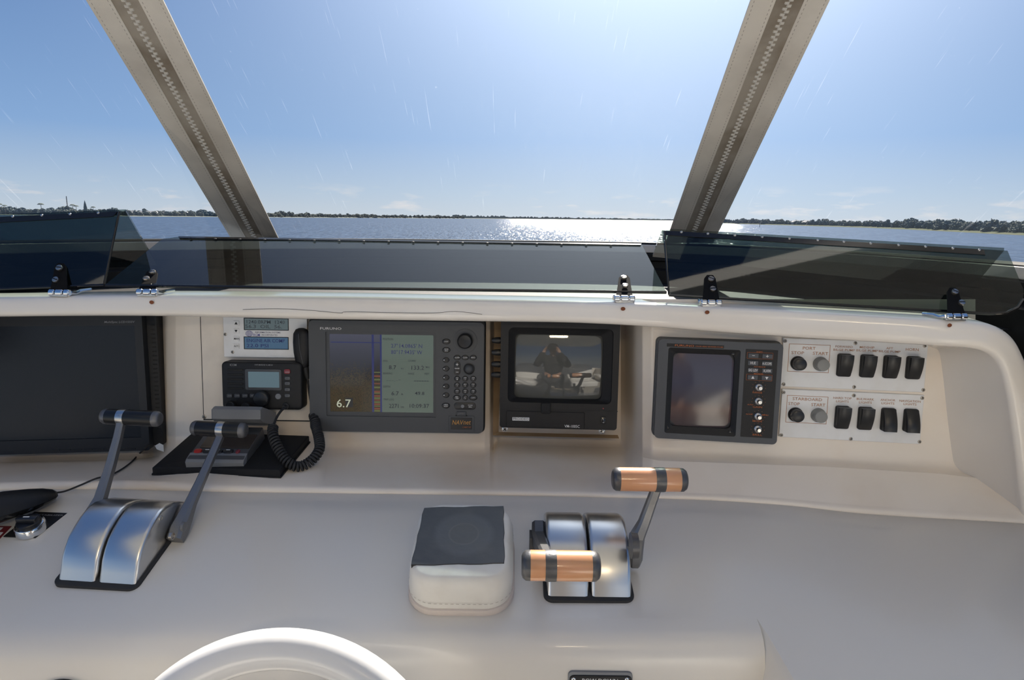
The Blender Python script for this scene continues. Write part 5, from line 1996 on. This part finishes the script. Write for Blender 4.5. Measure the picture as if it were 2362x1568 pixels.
def handle(root, ln_px, ring_px, y_px, c, rad, sleeve, capm, ringm, ringw):
    """T handle lying along X: two sleeves, a ring over the arm, two end caps"""
    k = zc(c) / FPX
    x0, x1 = (ln_px[0] - ring_px) * k, (ln_px[1] - ring_px) * k
    cap = 0.011
    part('end_cap', lathe_x(c, [(x0, rad * 0.62), (x0 + 0.0015, rad * 0.82), (x0 + cap * 0.5, rad * 0.98), (x0 + cap, rad)]), capm, root, 50, world=True)
    part('end_cap', lathe_x(c, [(x1 - cap, rad), (x1 - cap * 0.5, rad * 0.98), (x1 - 0.0015, rad * 0.82), (x1, rad * 0.62)]), capm, root, 50, world=True)
    part('grip_sleeve', lathe_x(c, [(x0 + cap, rad * 0.99), (x0 + cap + 0.0008, rad * 1.0), (-ringw, rad * 1.0)], 32), sleeve, root, 50, world=True)
    part('grip_sleeve', lathe_x(c, [(ringw, rad * 1.0), (x1 - cap - 0.0008, rad * 1.0), (x1 - cap, rad * 0.99)], 32), sleeve, root, 50, world=True)
    part('grip_ring', lathe_x(c, [(-ringw, rad * 1.02), (-ringw * 0.7, rad * 1.035), (ringw * 0.7, rad * 1.035), (ringw, rad * 1.02)], 32), ringm, root, 50, world=True)


# side outline of the housing, measured on the right flank of the left head
PF = dash_frame(222, 1354)
YW = R_(3.5)          # the left head is turned a little towards the helm seat
PF.set(PF.u * math.cos(YW) - PF.vv * math.sin(YW), PF.vv * math.cos(YW) + PF.u * math.sin(YW), PF.n)
AXF = PF
Xr = PF.p(313, 1358)[0]
edge = [(313, 1358), (317, 1325), (320, 1298), (326, 1272), (334, 1247), (345, 1222), (357, 1200), (372, 1178), (386, 1166), (403, 1159), (420, 1156), (434, 1157)]
prof0 = []
for q in edge:
    l = PF.inv @ on_x(q[0], q[1], Xr)
    prof0.append((l.y, l.z))
yb = (PF.inv @ dash_pt(468, 1200)).y
z_end = prof0[-1][1]
y_end = max(prof0[-1][0], 0.10)
prof0[0] = (prof0[0][0], 0.0)
for a in (0.25, 0.5, 0.75, 1.0):
    prof0.append((y_end + (yb - y_end) * math.sin(a * math.pi / 2), z_end * math.cos(a * math.pi / 2) if a < 1 else 0.0))
PROF = [p for p in prof0]


def housing(t, x0, x1, sc=1.0, y_off=0.0, r=0.006):
    pr = [(y * sc + y_off, z * sc) for y, z in PROF]
    # CCW in (y,z) seen from +x is front->top->back reversed; make area positive for inset()
    area = sum(a[0] * c[1] - c[0] * a[1] for a, c in zip(pr, pr[1:] + pr[:1]))
    if area < 0: pr = pr[::-1]
    rings = []
    for x, ins in ((x0, r), (x0 + r * 0.12, r * 0.5), (x0 + r * 0.45, r * 0.14), (x0 + r, 0), (x1 - r, 0), (x1 - r * 0.45, r * 0.14), (x1 - r * 0.12, r * 0.5), (x1, r)):
        rings.append([(x, y, max(z, 0.0)) for y, z in (inset(pr, ins) if ins else pr)])
    b = MB(); b.loft(rings, True, True)
    return part('housing', b, 'brushed_alloy', t, 40, label='curved brushed metal housing')


# ---- left head, black grips
F = PF
t = thing('engine_control', 'twin lever engine control with brushed metal housings and black grips', 'engine control', F.m)
xa, xb, xc_, xd = F.p(131, 1346)[0], F.p(219, 1351)[0], F.p(224, 1352)[0], F.p(313, 1358)[0]
yf = PROF[0][0]
b = MB(); b.prism(rr(xa - 0.005, xd + 0.004, yf - 0.006, yb + 0.005, 0.014, 6), -0.001, 0.005, 0.0015)
part('gasket', b, 'rubber', t)
housing(t, xa, xb); housing(t, xc_, xd)
Xl, Xr = xa, xd
# right lever
X1 = Xr + 0.014
h0, h1_, h2, h3 = on_x(404, 1246, X1), on_x(425, 1196, X1), on_x(462, 1112, X1), on_x(511, 1000, X1 + 0.002)
lv = part('lever', arm([(h0, 0.012, 0.012), (on_x(413, 1224, X1), 0.012, 0.016), (h1_, 0.011, 0.0125), (on_x(440, 1160, X1), 0.0085, 0.009), (h2, 0.0072, 0.0075), (on_x(492, 1044, X1), 0.0065, 0.0065), (h3, 0.0065, 0.0062)]), 'cast_alloy', t, 30, world=True)
part('pivot_boss', lathe_x(on_x(414, 1222, X1 - 0.010), [(-0.006, 0.020), (0.004, 0.020), (0.006, 0.018)]), 'steel', t, world=True)
part('clamp_screw', lathe_x(on_x(397, 1236, X1 + 0.012), [(-0.003, 0.0062), (0.0015, 0.0062), (0.0018, 0.0042), (0.0005, 0.004)], 18), 'screw_steel', lv, world=True)
part('pivot_cap', lathe_x(on_x(425, 1215, X1 + 0.0115), [(-0.003, 0.008), (0.0012, 0.0078), (0.0018, 0.006)], 20), 'cast_alloy', lv, world=True)
part('flank_screw', lathe_x(on_x(371, 1195, Xr), [(-0.002, 0.0045), (0.0012, 0.0045), (0.0014, 0.003), (0.0004, 0.0028)], 16), 'steel', t, world=True)
handle(t, (441, 570), 512, 990, on_x(512, 990, X1 + 0.002), 0.0142, 'black_grip', 'cap_grey', 'steel', 0.0065)
# left lever
X2 = Xl - 0.012
part('lever', arm([(on_x(188, 1230, X2), 0.010, 0.011), (on_x(210, 1192, X2), 0.010, 0.0125), (on_x(232, 1150, X2), 0.0085, 0.010), (on_x(255, 1075, X2), 0.0072, 0.0082), (on_x(272, 1010, X2), 0.0066, 0.007), (on_x(280, 972, X2), 0.0064, 0.0066)]), 'cast_alloy', t, 30, world=True)
handle(t, (234, 373), 284, 962, on_x(284, 962, X2), 0.0140, 'black_grip', 'cap_grey', 'steel', 0.0065)

# ---- right head, wood-coloured grips
F = dash_frame(1358, 1386)
AXF = F
t = thing('engine_control', 'twin lever engine control with brushed metal housings and copper-coloured grips', 'engine control', F.m)
xa, xb, xc_, xd = F.p(1262, 1384)[0], F.p(1359, 1385)[0], F.p(1364, 1385)[0], F.p(1458, 1387)[0]
b = MB(); b.prism(rr(xa - 0.005, xd + 0.004, -0.004, yb + 0.008 - yf, 0.014, 6), -0.001, 0.005, 0.0015)
part('gasket', b, 'rubber', t)
housing(t, xa, xb, 1.0, -yf); housing(t, xc_, xd, 1.0, -yf)
Xl, Xr = xa, xd
X1 = Xr + 0.012
hc = D(1521, 1106, 0.925)
pv = on_x(1466, 1258, X1)
lv = part('lever', arm([(on_x(1463, 1302, X1), 0.0075, 0.008), (on_x(1465, 1285, X1), 0.010, 0.013), (pv, 0.0105, 0.016), (on_x(1470, 1235, X1), 0.010, 0.013), (pv.lerp(hc, 0.38), 0.0085, 0.0085), (pv.lerp(hc, 0.7), 0.0075, 0.0072), (pv.lerp(hc, 0.97), 0.0072, 0.0070)]), 'cast_alloy', t, 30, world=True)
part('pivot_boss', lathe_x(on_x(1464, 1258, X1 - 0.010), [(-0.006, 0.019), (0.004, 0.018)]), 'cast_dark', t, world=True)
handle(t, (1412, 1584), 1521, 1106, hc, 0.0178, 'copper_sleeve', 'cast_dark', 'cast_dark', 0.0075)
X2 = Xl - 0.010
hc = D(1270, 1304, 0.755)
pv = dash_pt(1240, 1285) + Vector((0, 0, 0.030)); pv.x = F.o.x + X2
lv = part('lever', arm([(pv + Vector((0, 0.026, 0.012)), 0.011, 0.013), (pv, 0.011, 0.0145), (pv.lerp(hc, 0.35), 0.009, 0.009), (pv.lerp(hc, 0.97), 0.0072, 0.0070)]), 'cast_dark', t, 30, world=True)
bp_ = D(1237, 1250, 0.97)
part('clamp_block', MB().box(bp_.x - 0.011, bp_.x + 0.014, bp_.y - 0.012, bp_.y + 0.016, bp_.z - 0.016, bp_.z + 0.013), 'cast_dark', t, 0, world=True)
handle(t, (1203, 1384), 1270, 1304, hc, 0.0188, 'copper_sleeve', 'cast_dark', 'cast_dark', 0.0070)

# ================================================================== canvas-covered compass
F = dash_frame(1062, 1400)
t = thing('covered_compass', 'white vinyl cover with a square black top window, fitted over a compass on the dash', 'cover', F.m)
H = 0.066
x0, x1 = F.p(941, 1385)[0], F.p(1184, 1385)[0]
y0 = F.p(1062, 1419)[1]
ty1 = F.p(1070, 1160, H)[1]
y1 = ty1 + 0.006
base = rr(x0, x1, y0, y1, 0.042, 8)
rnd = random.Random(3)


def wob(o, z, amp):
    return [(x + amp * math.sin(9 * i * 0.7 + z * 300), y + amp * math.cos(7 * i * 0.9 + z * 200), z) for i, (x, y) in enumerate(o)]


b = MB()
b.loft([wob(inset(base, 0.002), 0.010, 0), wob(inset(base, 0.0015), 0.016, 0.0006), wob(inset(base, 0.001), 0.03, 0.0009), wob(inset(base, 0.0022), 0.047, 0.0009), wob(inset(base, 0.0048), 0.058, 0.0007),
        wob(inset(base, 0.0085), 0.0640, 0.0005), [(x, y, H) for x, y in inset(base, 0.013)]], True, True)
part('cover', b, 'vinyl_cover', t, 60, label='soft white vinyl cover')
b = MB()
b.loft([[(x, y, -0.0005) for x, y in inset(base, -0.0005)], [(x, y, 0.002) for x, y in inset(base, -0.0015)], [(x, y, 0.010) for x, y in inset(base, -0.0010)], [(x, y, 0.0115) for x, y in inset(base, 0.0015)], [(x, y, 0.011) for x, y in inset(base, 0.004)]], True, True)
part('binding', b, 'vinyl_binding', t, 50, label='pinkish sewn binding around the hem')
b = MB()
st = inset(base, 0.0002)
for i in range(len(st)):
    p, q = Vector(st[i]), Vector(st[(i + 1) % len(st)])
    n_ = max(1, int((q - p).length / 0.008))
    for j in range(n_):
        a_, c_ = p.lerp(q, j / n_), p.lerp(q, (j + 0.55) / n_)
        nn = Vector((c_.y - a_.y, a_.x - c_.x)).normalized() * 0.0007
        z0_ = 0.0225
        b.add([(a_.x + nn.x, a_.y + nn.y, z0_), (c_.x + nn.x, c_.y + nn.y, z0_), (c_.x + nn.x, c_.y + nn.y, z0_ + 0.0009), (a_.x + nn.x, a_.y + nn.y, z0_ + 0.0009)], [(0, 1, 2, 3)])
tag(part('seam_stitching', b, 'thread', t, 0), kind='stuff')
w = [F.p(*q, H + 0.001) for q in ((948, 1303), (1164, 1299), (1162, 1166), (978, 1170))]


def window_mat():
    m = mat('window_black', (0.020, 0.020, 0.022), 0.30, bump=(60, 0.3))
    tt = m.node_tree; bs = tt.nodes['Principled BSDF']
    tc = N(tt, 'ShaderNodeTexCoord')
    mp_ = N(tt, 'ShaderNodeMapping')
    c = F.p(1070, 1232, H)
    mp_.inputs['Location'].default_value = (-c[0], -c[1], 0)
    tt.links.new(tc.outputs['Object'], mp_.inputs[0])
    sx = N(tt, 'ShaderNodeSeparateXYZ'); tt.links.new(mp_.outputs[0], sx.inputs[0])
    r2 = math_n(tt, 'SQRT', math_n(tt, 'ADD', math_n(tt, 'MULTIPLY', sx.outputs[0], sx.outputs[0]), math_n(tt, 'MULTIPLY', sx.outputs[1], sx.outputs[1])))
    r = math_n(tt, 'MULTIPLY', r2, 10.0)
    nz = N(tt, 'ShaderNodeTexNoise'); nz.inputs['Scale'].default_value = 25; tt.links.new(tc.outputs['Object'], nz.inputs['Vector'])
    c1 = ramp(tt, r, [(0.20, (0.052, 0.050, 0.046)), (0.225, (0.075, 0.072, 0.064)), (0.245, (0.050, 0.051, 0.052)), (0.40, (0.048, 0.049, 0.052)), (0.50, (0.022, 0.022, 0.025)), (1.0, (0.018, 0.019, 0.022))])
    f_ = ramp(tt, nz.outputs['Fac'], [(0.45, (0, 0, 0)), (0.8, (0.6, 0.6, 0.6))])
    tt.links.new(mixc(tt, f_, c1, (0.06, 0.055, 0.045)), bs.inputs['Base Color'])


window_mat()
n_ = 8
ed = []
for i in range(4):
    p, q = Vector(w[i]), Vector(w[(i + 1) % 4])
    for j in range(n_):
        v_ = p.lerp(q, j / n_)
        ed.append((v_.x + 0.0008 * math.sin(i * 5 + j * 2.1), v_.y + 0.0009 * math.cos(j * 1.7 + i)))
b = MB(); b.prism(ed, H - 0.006, H + 0.0012, 0.0006, 1)
part('window', b, 'window_black', t, 30, label='square black window with a ring-shaped mark')

# ================================================================== knob, label, handset and cable at the left
F = dash_frame(80, 1212)
t = thing('stabilizer_knob', 'round knob with chrome skirt on a black square plate lettered STABILIZER', 'knob', F.m)
u0, v0 = F.p(8, 1239); u1 = F.p(86, 1240)[0]; v1_ = F.p(150, 1184)[1]
part('plate', MB().prism([F.p(8, 1238), F.p(82, 1241), F.p(156, 1184), F.p(80, 1181)], -0.0005, 0.0012), 'black_plastic', t)
cx_, cy_ = F.p(74, 1222)
b = MB(); b.lathe([(0.0235, 0.001), (0.0235, 0.003), (0.0225, 0.012), (0.021, 0.0145), (0.018, 0.015)], 40, cx_, cy_)
part('skirt', b, 'chrome', t)
b = MB(); b.lathe([(0.0185, 0.012), (0.018, 0.020), (0.0165, 0.0215)], 36, cx_, cy_); cap = part('cap', b, 'knob_black', t)
b = MB(); b.prism(rr(cx_ - 0.017, cx_ + 0.017, cy_ - 0.006, cy_ + 0.006, 0.003), 0.020, 0.029, 0.002); part('grip_bar', b, 'knob_black', cap)
part('pointer_mark', MB().box(cx_ - 0.005, cx_ + 0.005, cy_ - 0.001, cy_ + 0.0012, 0.029, 0.0293), 'white_print', cap, 0)
text(F, 'STABILIZER', 118, 1188, 4.5, 56, 0.0012, 'dim_print', t)
F = dash_frame(5, 1240)
t = thing('warning_label', 'red label with white lettering stuck on the dash under the handset', 'label', F.m)
mat('label_red', (0.16, 0.015, 0.02), 0.4)
u0, v0 = F.p(-60, 1247); u1 = F.p(-4, 1247)[0]; v1_ = F.p(30, 1214)[1]
part('label_sheet', MB().box(u0, u1, v0, v1_, 0.0, 0.0008), 'label_red', t, 0)
part('white_bar', MB().box(u0 + 0.006, u1 - 0.004, v0 + 0.012, v0 + 0.019, 0.0008, 0.0011), 'white_print', t, 0)
part('white_bar', MB().box(u0 + 0.006, u1 - 0.012, v0 + 0.024, v0 + 0.030, 0.0008, 0.0011), 'white_print', t, 0)

p0, p1 = dash_pt(126, 1160) + Vector((0, 0, 0.015)), dash_pt(-170, 1292) + Vector((0, 0, 0.052))
ax = (p1 - p0).normalized(); sd_ = Vector((ax.y, -ax.x, 0)).normalized(); upn = sd_.cross(ax).normalized()
if upn.z < 0: upn = -upn
t = thing('telephone_handset', 'black handset lying on the dash beside the chrome-skirted knob', 'handset', p0)
L = (p1 - p0).length
rings_t, rings_b = [], []
for s, w_, hh in ((-0.03, 0.007, 0.004), (0.0, 0.016, 0.009), (0.07, 0.024, 0.014), (0.18, 0.031, 0.019), (0.38, 0.037, 0.026), (0.7, 0.040, 0.029), (1.0, 0.040, 0.029)):
    c = p0 + ax * L * s
    rings_t.append([c + sd_ * math.cos(a * math.pi / 10) * w_ + upn * (math.sin(a * math.pi / 10) * hh + 0.001) for a in range(11)])
    rings_b.append([c + sd_ * math.cos(a * math.pi / 10) * w_ * 0.97 - upn * math.sin(a * math.pi / 10) * hh * 0.72 for a in range(11)])
b = MB(); b.loft(rings_t, True, True); part('top_shell', b, 'black_plastic', t, 60, world=True)
b = MB(); b.loft(rings_b, True, True); part('bottom_shell', b, 'black_gloss', t, 60, world=True)
pts = [p0 + upn * 0.004, dash_pt(150, 1140) + Vector((0, 0, 0.006)), dash_pt(185, 1134) + Vector((0, 0, 0.012)), E3(222) + Vector((0, 0, 0.004)), shelf_pt(252, 1100) + Vector((0, 0, 0.003)), shelf_pt(280, 1086) + Vector((0, 0, 0.003)),
       shelf_pt(303, 1069) + Vector((0, 0, 0.003)), shelf_pt(320, 1052) + Vector((0, 0, 0.004)), D(332, 1036, 1.285), D(345, 1024, 1.315)]
b = MB(); b.tube(smooth_rows([pts], 8)[0], 0.0017, 8)
o = part('handset_cord', b, 'rubber', t, 60, world=True)

# ================================================================== steering wheel
top = D(655, 1496, 0.70)
th = R_(24)
vn = Vector((0, -math.cos(th), math.sin(th))); vv_ = Vector((0, math.sin(th), math.cos(th))); uu_ = Vector((1, 0, 0))
WR, WT = 0.198, 0.0235
c = top - vv_ * WR
m4 = Matrix.Identity(4)
for i in range(3):
    m4[i][0] = uu_[i]; m4[i][1] = vv_[i]; m4[i][2] = vn[i]; m4[i][3] = c[i]
t = thing('steering_wheel', 'thick glossy white steering wheel with its top in sunlight', 'steering wheel', m4)
b = MB(); rings = []
for i in range(97):
    a = 2 * math.pi * i / 96
    rings.append([((WR + WT * math.cos(q * 2 * math.pi / 24)) * math.cos(a), (WR + WT * math.cos(q * 2 * math.pi / 24)) * math.sin(a), WT * 0.9 * math.sin(q * 2 * math.pi / 24)) for q in range(24)])
b.loft(rings, True, False); part('rim', b, 'white_wheel', t, 80)
for a in (200, 270, 340):
    a = R_(a)
    b = MB(); b.tube([(0.03 * math.cos(a), 0.03 * math.sin(a), -0.03), (0.11 * math.cos(a), 0.11 * math.sin(a), -0.028), (WR * math.cos(a), WR * math.sin(a), -0.004)], [0.013, 0.011, 0.011], 12)
    part('spoke', b, 'chrome', t, 60)
b = MB(); b.lathe([(0.045, -0.06), (0.05, -0.035), (0.045, -0.015), (0.03, -0.008), (0.005, -0.006)], 32); part('hub', b, 'white_wheel', t, 60)
b = MB(); b.lathe([(0.03, -0.20), (0.028, -0.055)], 24); part('column', b, 'black_plastic', t, 60)

# ================================================================== fittings on the front face
F = Frame(1383, 1562, 0.802, 0, R_(3))
t = thing('trim_tab_plate', 'black plate lettered BOW DOWN screwed to the console face', 'plate', F.m)
u0, u1, v0, v1_ = F.R(1309, 1550.5, 1457, 1690)
part('foam_gasket', MB().prism(rr(u0, u1, v0, v1_, 0.006), -0.004, 0.0, 0.001), 'grey_mid', t)
u0, u1, v0, v1_ = F.R(1312, 1557, 1455, 1685)
part('plate', MB().prism(rr(u0, u1, v0, v1_, 0.006), 0.0, 0.002, 0.0008), 'black_plastic', t)
text(F, 'BOW DOWN', 1384, 1569, 9, 82, 0.002, 'white_print', t)
for q in ((1323, 1567), (1446, 1567)): screw(F, q[0], q[1], 5, 0.002, t, 'chrome')
for s_, yy in ((0, 1610), (1, 1650)):
    u0, u1, v0, v1_ = F.R(1345, yy - 12, 1422, yy + 12)
    part('rocker_switch', MB().prism(rr(u0, u1, v0, v1_, 0.003), 0.001, 0.008, 0.002), 'black_gloss', t)
F = Frame(152, 1600, 0.803, 0, R_(3))
t = thing('black_gauge', 'black rounded fitting on the console face beside the wheel', 'gauge', F.m)
uu, vv = F.p(152, 1640); k = F.k(152, 1640)
b = MB(); b.lathe([(80 * k, -0.003), (80 * k, 0.006), (74 * k, 0.010), (66 * k, 0.008)], 48, uu, vv); part('bezel', b, 'black_gloss', t)
b = MB(); b.lathe([(66 * k, 0.0), (65 * k, 0.0065)], 48, uu, vv); part('face', b, 'black_soft', t)

# ================================================================== behind the camera: seats, lamp, the photographer (mirrored in the screens)
def chair(x, y, label):
    t = thing('helm_chair', label, 'chair', Vector((x, y, 0)))
    b = MB(); b.lathe([(0.20, 0), (0.20, 0.02), (0.06, 0.05), (0.05, 0.50)], 28); part('pedestal', b, 'chrome', t)
    b = MB(); b.prism(rr(-0.27, 0.27, -0.24, 0.26, 0.08, 6), 0.50, 0.64, 0.04, 3); part('seat', b, 'white_vinyl', t)
    b = MB()
    rings = []
    for z, yy, w_ in ((0.62, -0.22, 0.24), (0.70, -0.25, 0.27), (0.95, -0.31, 0.28), (1.10, -0.34, 0.26), (1.16, -0.36, 0.20)):
        rings.append([(w_ * math.cos(a * math.pi / 12), yy + 0.06 * math.sin(a * math.pi / 12), z) for a in range(24)])
    b.loft(rings, True, True); part('backrest', b, 'white_vinyl', t, 60)
    for sx in (-1, 1):
        b = MB(); b.tube([(sx * 0.29, -0.24, 0.66), (sx * 0.31, -0.15, 0.80), (sx * 0.31, 0.12, 0.80), (sx * 0.30, 0.17, 0.74)], 0.03, 10); part('armrest', b, 'white_vinyl', t, 60)
    return t


chair(-0.58, -0.80, 'white upholstered helm chair mirrored in the chartplotter screen')
chair(0.62, -0.85, 'white upholstered companion chair behind the copper-gripped engine control')
b = MB(); b.prism(rr(-1.2, 1.2, -0.35, 0.3, 0.06), 0.0, 0.45, 0.04); t = thing('aft_bench', 'white upholstered bench along the back of the flybridge', 'bench', Vector((0, -3.0, 0)))
part('base', b, 'white_vinyl', t)
b = MB(); b.prism(rr(-1.2, 1.2, -0.45, -0.3, 0.05), 0.3, 0.95, 0.04); part('backrest', b, 'white_vinyl', t)

t = thing('ceiling_light', 'small warm ceiling light under the hardtop', 'light', Vector((0.1, -1.4, EYE + 0.74)))
b = MB(); b.prism(rr(-0.26, 0.26, -0.06, 0.06, 0.02), -0.03, 0.0); part('housing', b, 'panel_white', t)
b = MB(); b.prism(rr(-0.23, 0.23, -0.045, 0.045, 0.02), -0.04, -0.028); part('lens', b, 'light_lens', t)


def skin_body(name, chain, m, parent, subs=1):
    """chain: dict name -> (co, radius), edges list"""
    pts, edges = chain
    names = list(pts)
    me = bpy.data.meshes.new(name)
    org = MW[parent.name].translation if parent else Vector()
    me.from_pydata([tuple(Vector(pts[n_][0]) - org) for n_ in names], [(names.index(a), names.index(c_)) for a, c_ in edges], [])
    o = bpy.data.objects.new(name, me); COL.objects.link(o)
    if parent: o.parent = parent; MW[o.name] = MW[parent.name]
    md = o.modifiers.new('skin', 'SKIN'); md.use_smooth_shade = True
    for i, n_ in enumerate(names):
        r = pts[n_][1]
        me.skin_vertices[0].data[i].radius = r if isinstance(r, tuple) else (r, r)
    me.skin_vertices[0].data[0].use_root = True
    s = o.modifiers.new('sub', 'SUBSURF'); s.levels = subs; s.render_levels = 2
    me.materials.append(MAT[m])
    return o


P = thing('person', 'person in dark clothes standing behind the wheel, raising a camera to the face', 'person', Vector((0.02, -0.25, 0)))
pts = {'pelvis': ((0.02, -0.28, 0.90), (0.13, 0.10)), 'waist': ((0.02, -0.27, 1.06), (0.12, 0.09)), 'chest': ((0.02, -0.26, 1.24), (0.14, 0.10)), 'neck0': ((0.02, -0.24, 1.38), 0.06), 'neck': ((0.02, -0.21, 1.44), 0.05),
       'jaw': ((0.015, -0.185, 1.49), (0.06, 0.068)), 'head': ((0.01, -0.185, 1.555), (0.072, 0.088)), 'crown': ((0.01, -0.195, 1.625), (0.058, 0.07))}
ed = [('pelvis', 'waist'), ('waist', 'chest'), ('chest', 'neck0'), ('neck0', 'neck'), ('neck', 'jaw'), ('jaw', 'head'), ('head', 'crown')]
for s, n_ in ((-1, 'l'), (1, 'r')):
    pts[n_ + 'sh'] = ((s * 0.17 + 0.02, -0.25, 1.34), 0.055); pts[n_ + 'el'] = ((s * 0.23 + 0.01, -0.12, 1.14), 0.042); pts[n_ + 'fo'] = ((s * 0.16, -0.07, 1.32), 0.036); pts[n_ + 'wr'] = ((s * 0.105, -0.075, 1.46), 0.027); pts[n_ + 'ha'] = ((s * 0.088, -0.085, 1.53), (0.020, 0.036))
    ed += [('chest', n_ + 'sh'), (n_ + 'sh', n_ + 'el'), (n_ + 'el', n_ + 'fo'), (n_ + 'fo', n_ + 'wr'), (n_ + 'wr', n_ + 'ha')]
    for i in range(4):
        z = 1.565 - i * 0.018
        a, c_ = n_ + 'f%d' % i, n_ + 'g%d' % i
        pts[a] = ((s * 0.080, -0.052, z), 0.009); pts[c_] = ((s * 0.062, -0.034, z + 0.003), 0.0075)
        ed += [(n_ + 'ha', a), (a, c_)]
    pts[n_ + 't1'] = ((s * 0.075, -0.125, 1.52), 0.010); ed.append((n_ + 'ha', n_ + 't1'))
    pts[n_ + 'hip'] = ((s * 0.09 + 0.02, -0.28, 0.84), 0.085); pts[n_ + 'kn'] = ((s * 0.11 + 0.02, -0.25, 0.48), 0.055); pts[n_ + 'an'] = ((s * 0.12 + 0.02, -0.29, 0.10), 0.04); pts[n_ + 'to'] = ((s * 0.13 + 0.02, -0.13, 0.045), (0.045, 0.03))
    ed += [('pelvis', n_ + 'hip'), (n_ + 'hip', n_ + 'kn'), (n_ + 'kn', n_ + 'an'), (n_ + 'an', n_ + 'to')]
skin_body('body', (pts, ed), 'skin', P)


def sub(names, grow):
    return {k_: (pts[k_][0], tuple(x + grow for x in pts[k_][1]) if isinstance(pts[k_][1], tuple) else pts[k_][1] + grow) for k_ in names}


jn = ['pelvis', 'waist', 'chest', 'neck0', 'lsh', 'lel', 'lfo', 'lwr', 'rsh', 'rel', 'rfo', 'rwr']
skin_body('jacket', (sub(jn, 0.016), [e for e in ed if e[0] in jn and e[1] in jn]), 'jacket', P)
tn = ['pelvis', 'lhip', 'lkn', 'lan', 'rhip', 'rkn', 'ran']
skin_body('trousers', (sub(tn, 0.014), [e for e in ed if e[0] in tn and e[1] in tn]), 'trousers', P)
b = MB(); rings = []
for z, r_ in ((1.545, 0.094), (1.60, 0.094), (1.645, 0.078), (1.672, 0.050), (1.683, 0.02)):
    rings.append([Vector((0.01 + math.cos(a * math.pi / 10) * r_ * 0.86, -0.205 + math.sin(a * math.pi / 10) * r_ * (1.0 if a > 10 or z > 1.59 else 0.55), z + (0.03 if a < 10 and z < 1.59 else 0))) for a in range(20)])
b.loft(rings, True, True); part('hair', b, 'hair', P, 60, world=True)
t = thing('camera_body', 'black camera held up in both hands by the person', 'camera', Vector((0, -0.07, EYE)))
part('body', MB().prism(rr(-0.066, 0.066, -0.04, 0.036, 0.012), -0.02, 0.02, 0.006), 'black_plastic', t).rotation_euler = (R_(90), 0, 0)
b = MB(); b.lathe([(0.036, 0.0), (0.037, 0.035), (0.039, 0.05), (0.039, 0.062), (0.034, 0.0625)], 32)
o = part('lens', b, 'black_gloss', t); o.rotation_euler = (R_(-90), 0, 0)
o = part('viewfinder_hump', MB().prism(rr(-0.024, 0.024, 0.030, 0.058, 0.008), -0.02, 0.018, 0.006), 'black_plastic', t); o.rotation_euler = (R_(90), 0, 0)
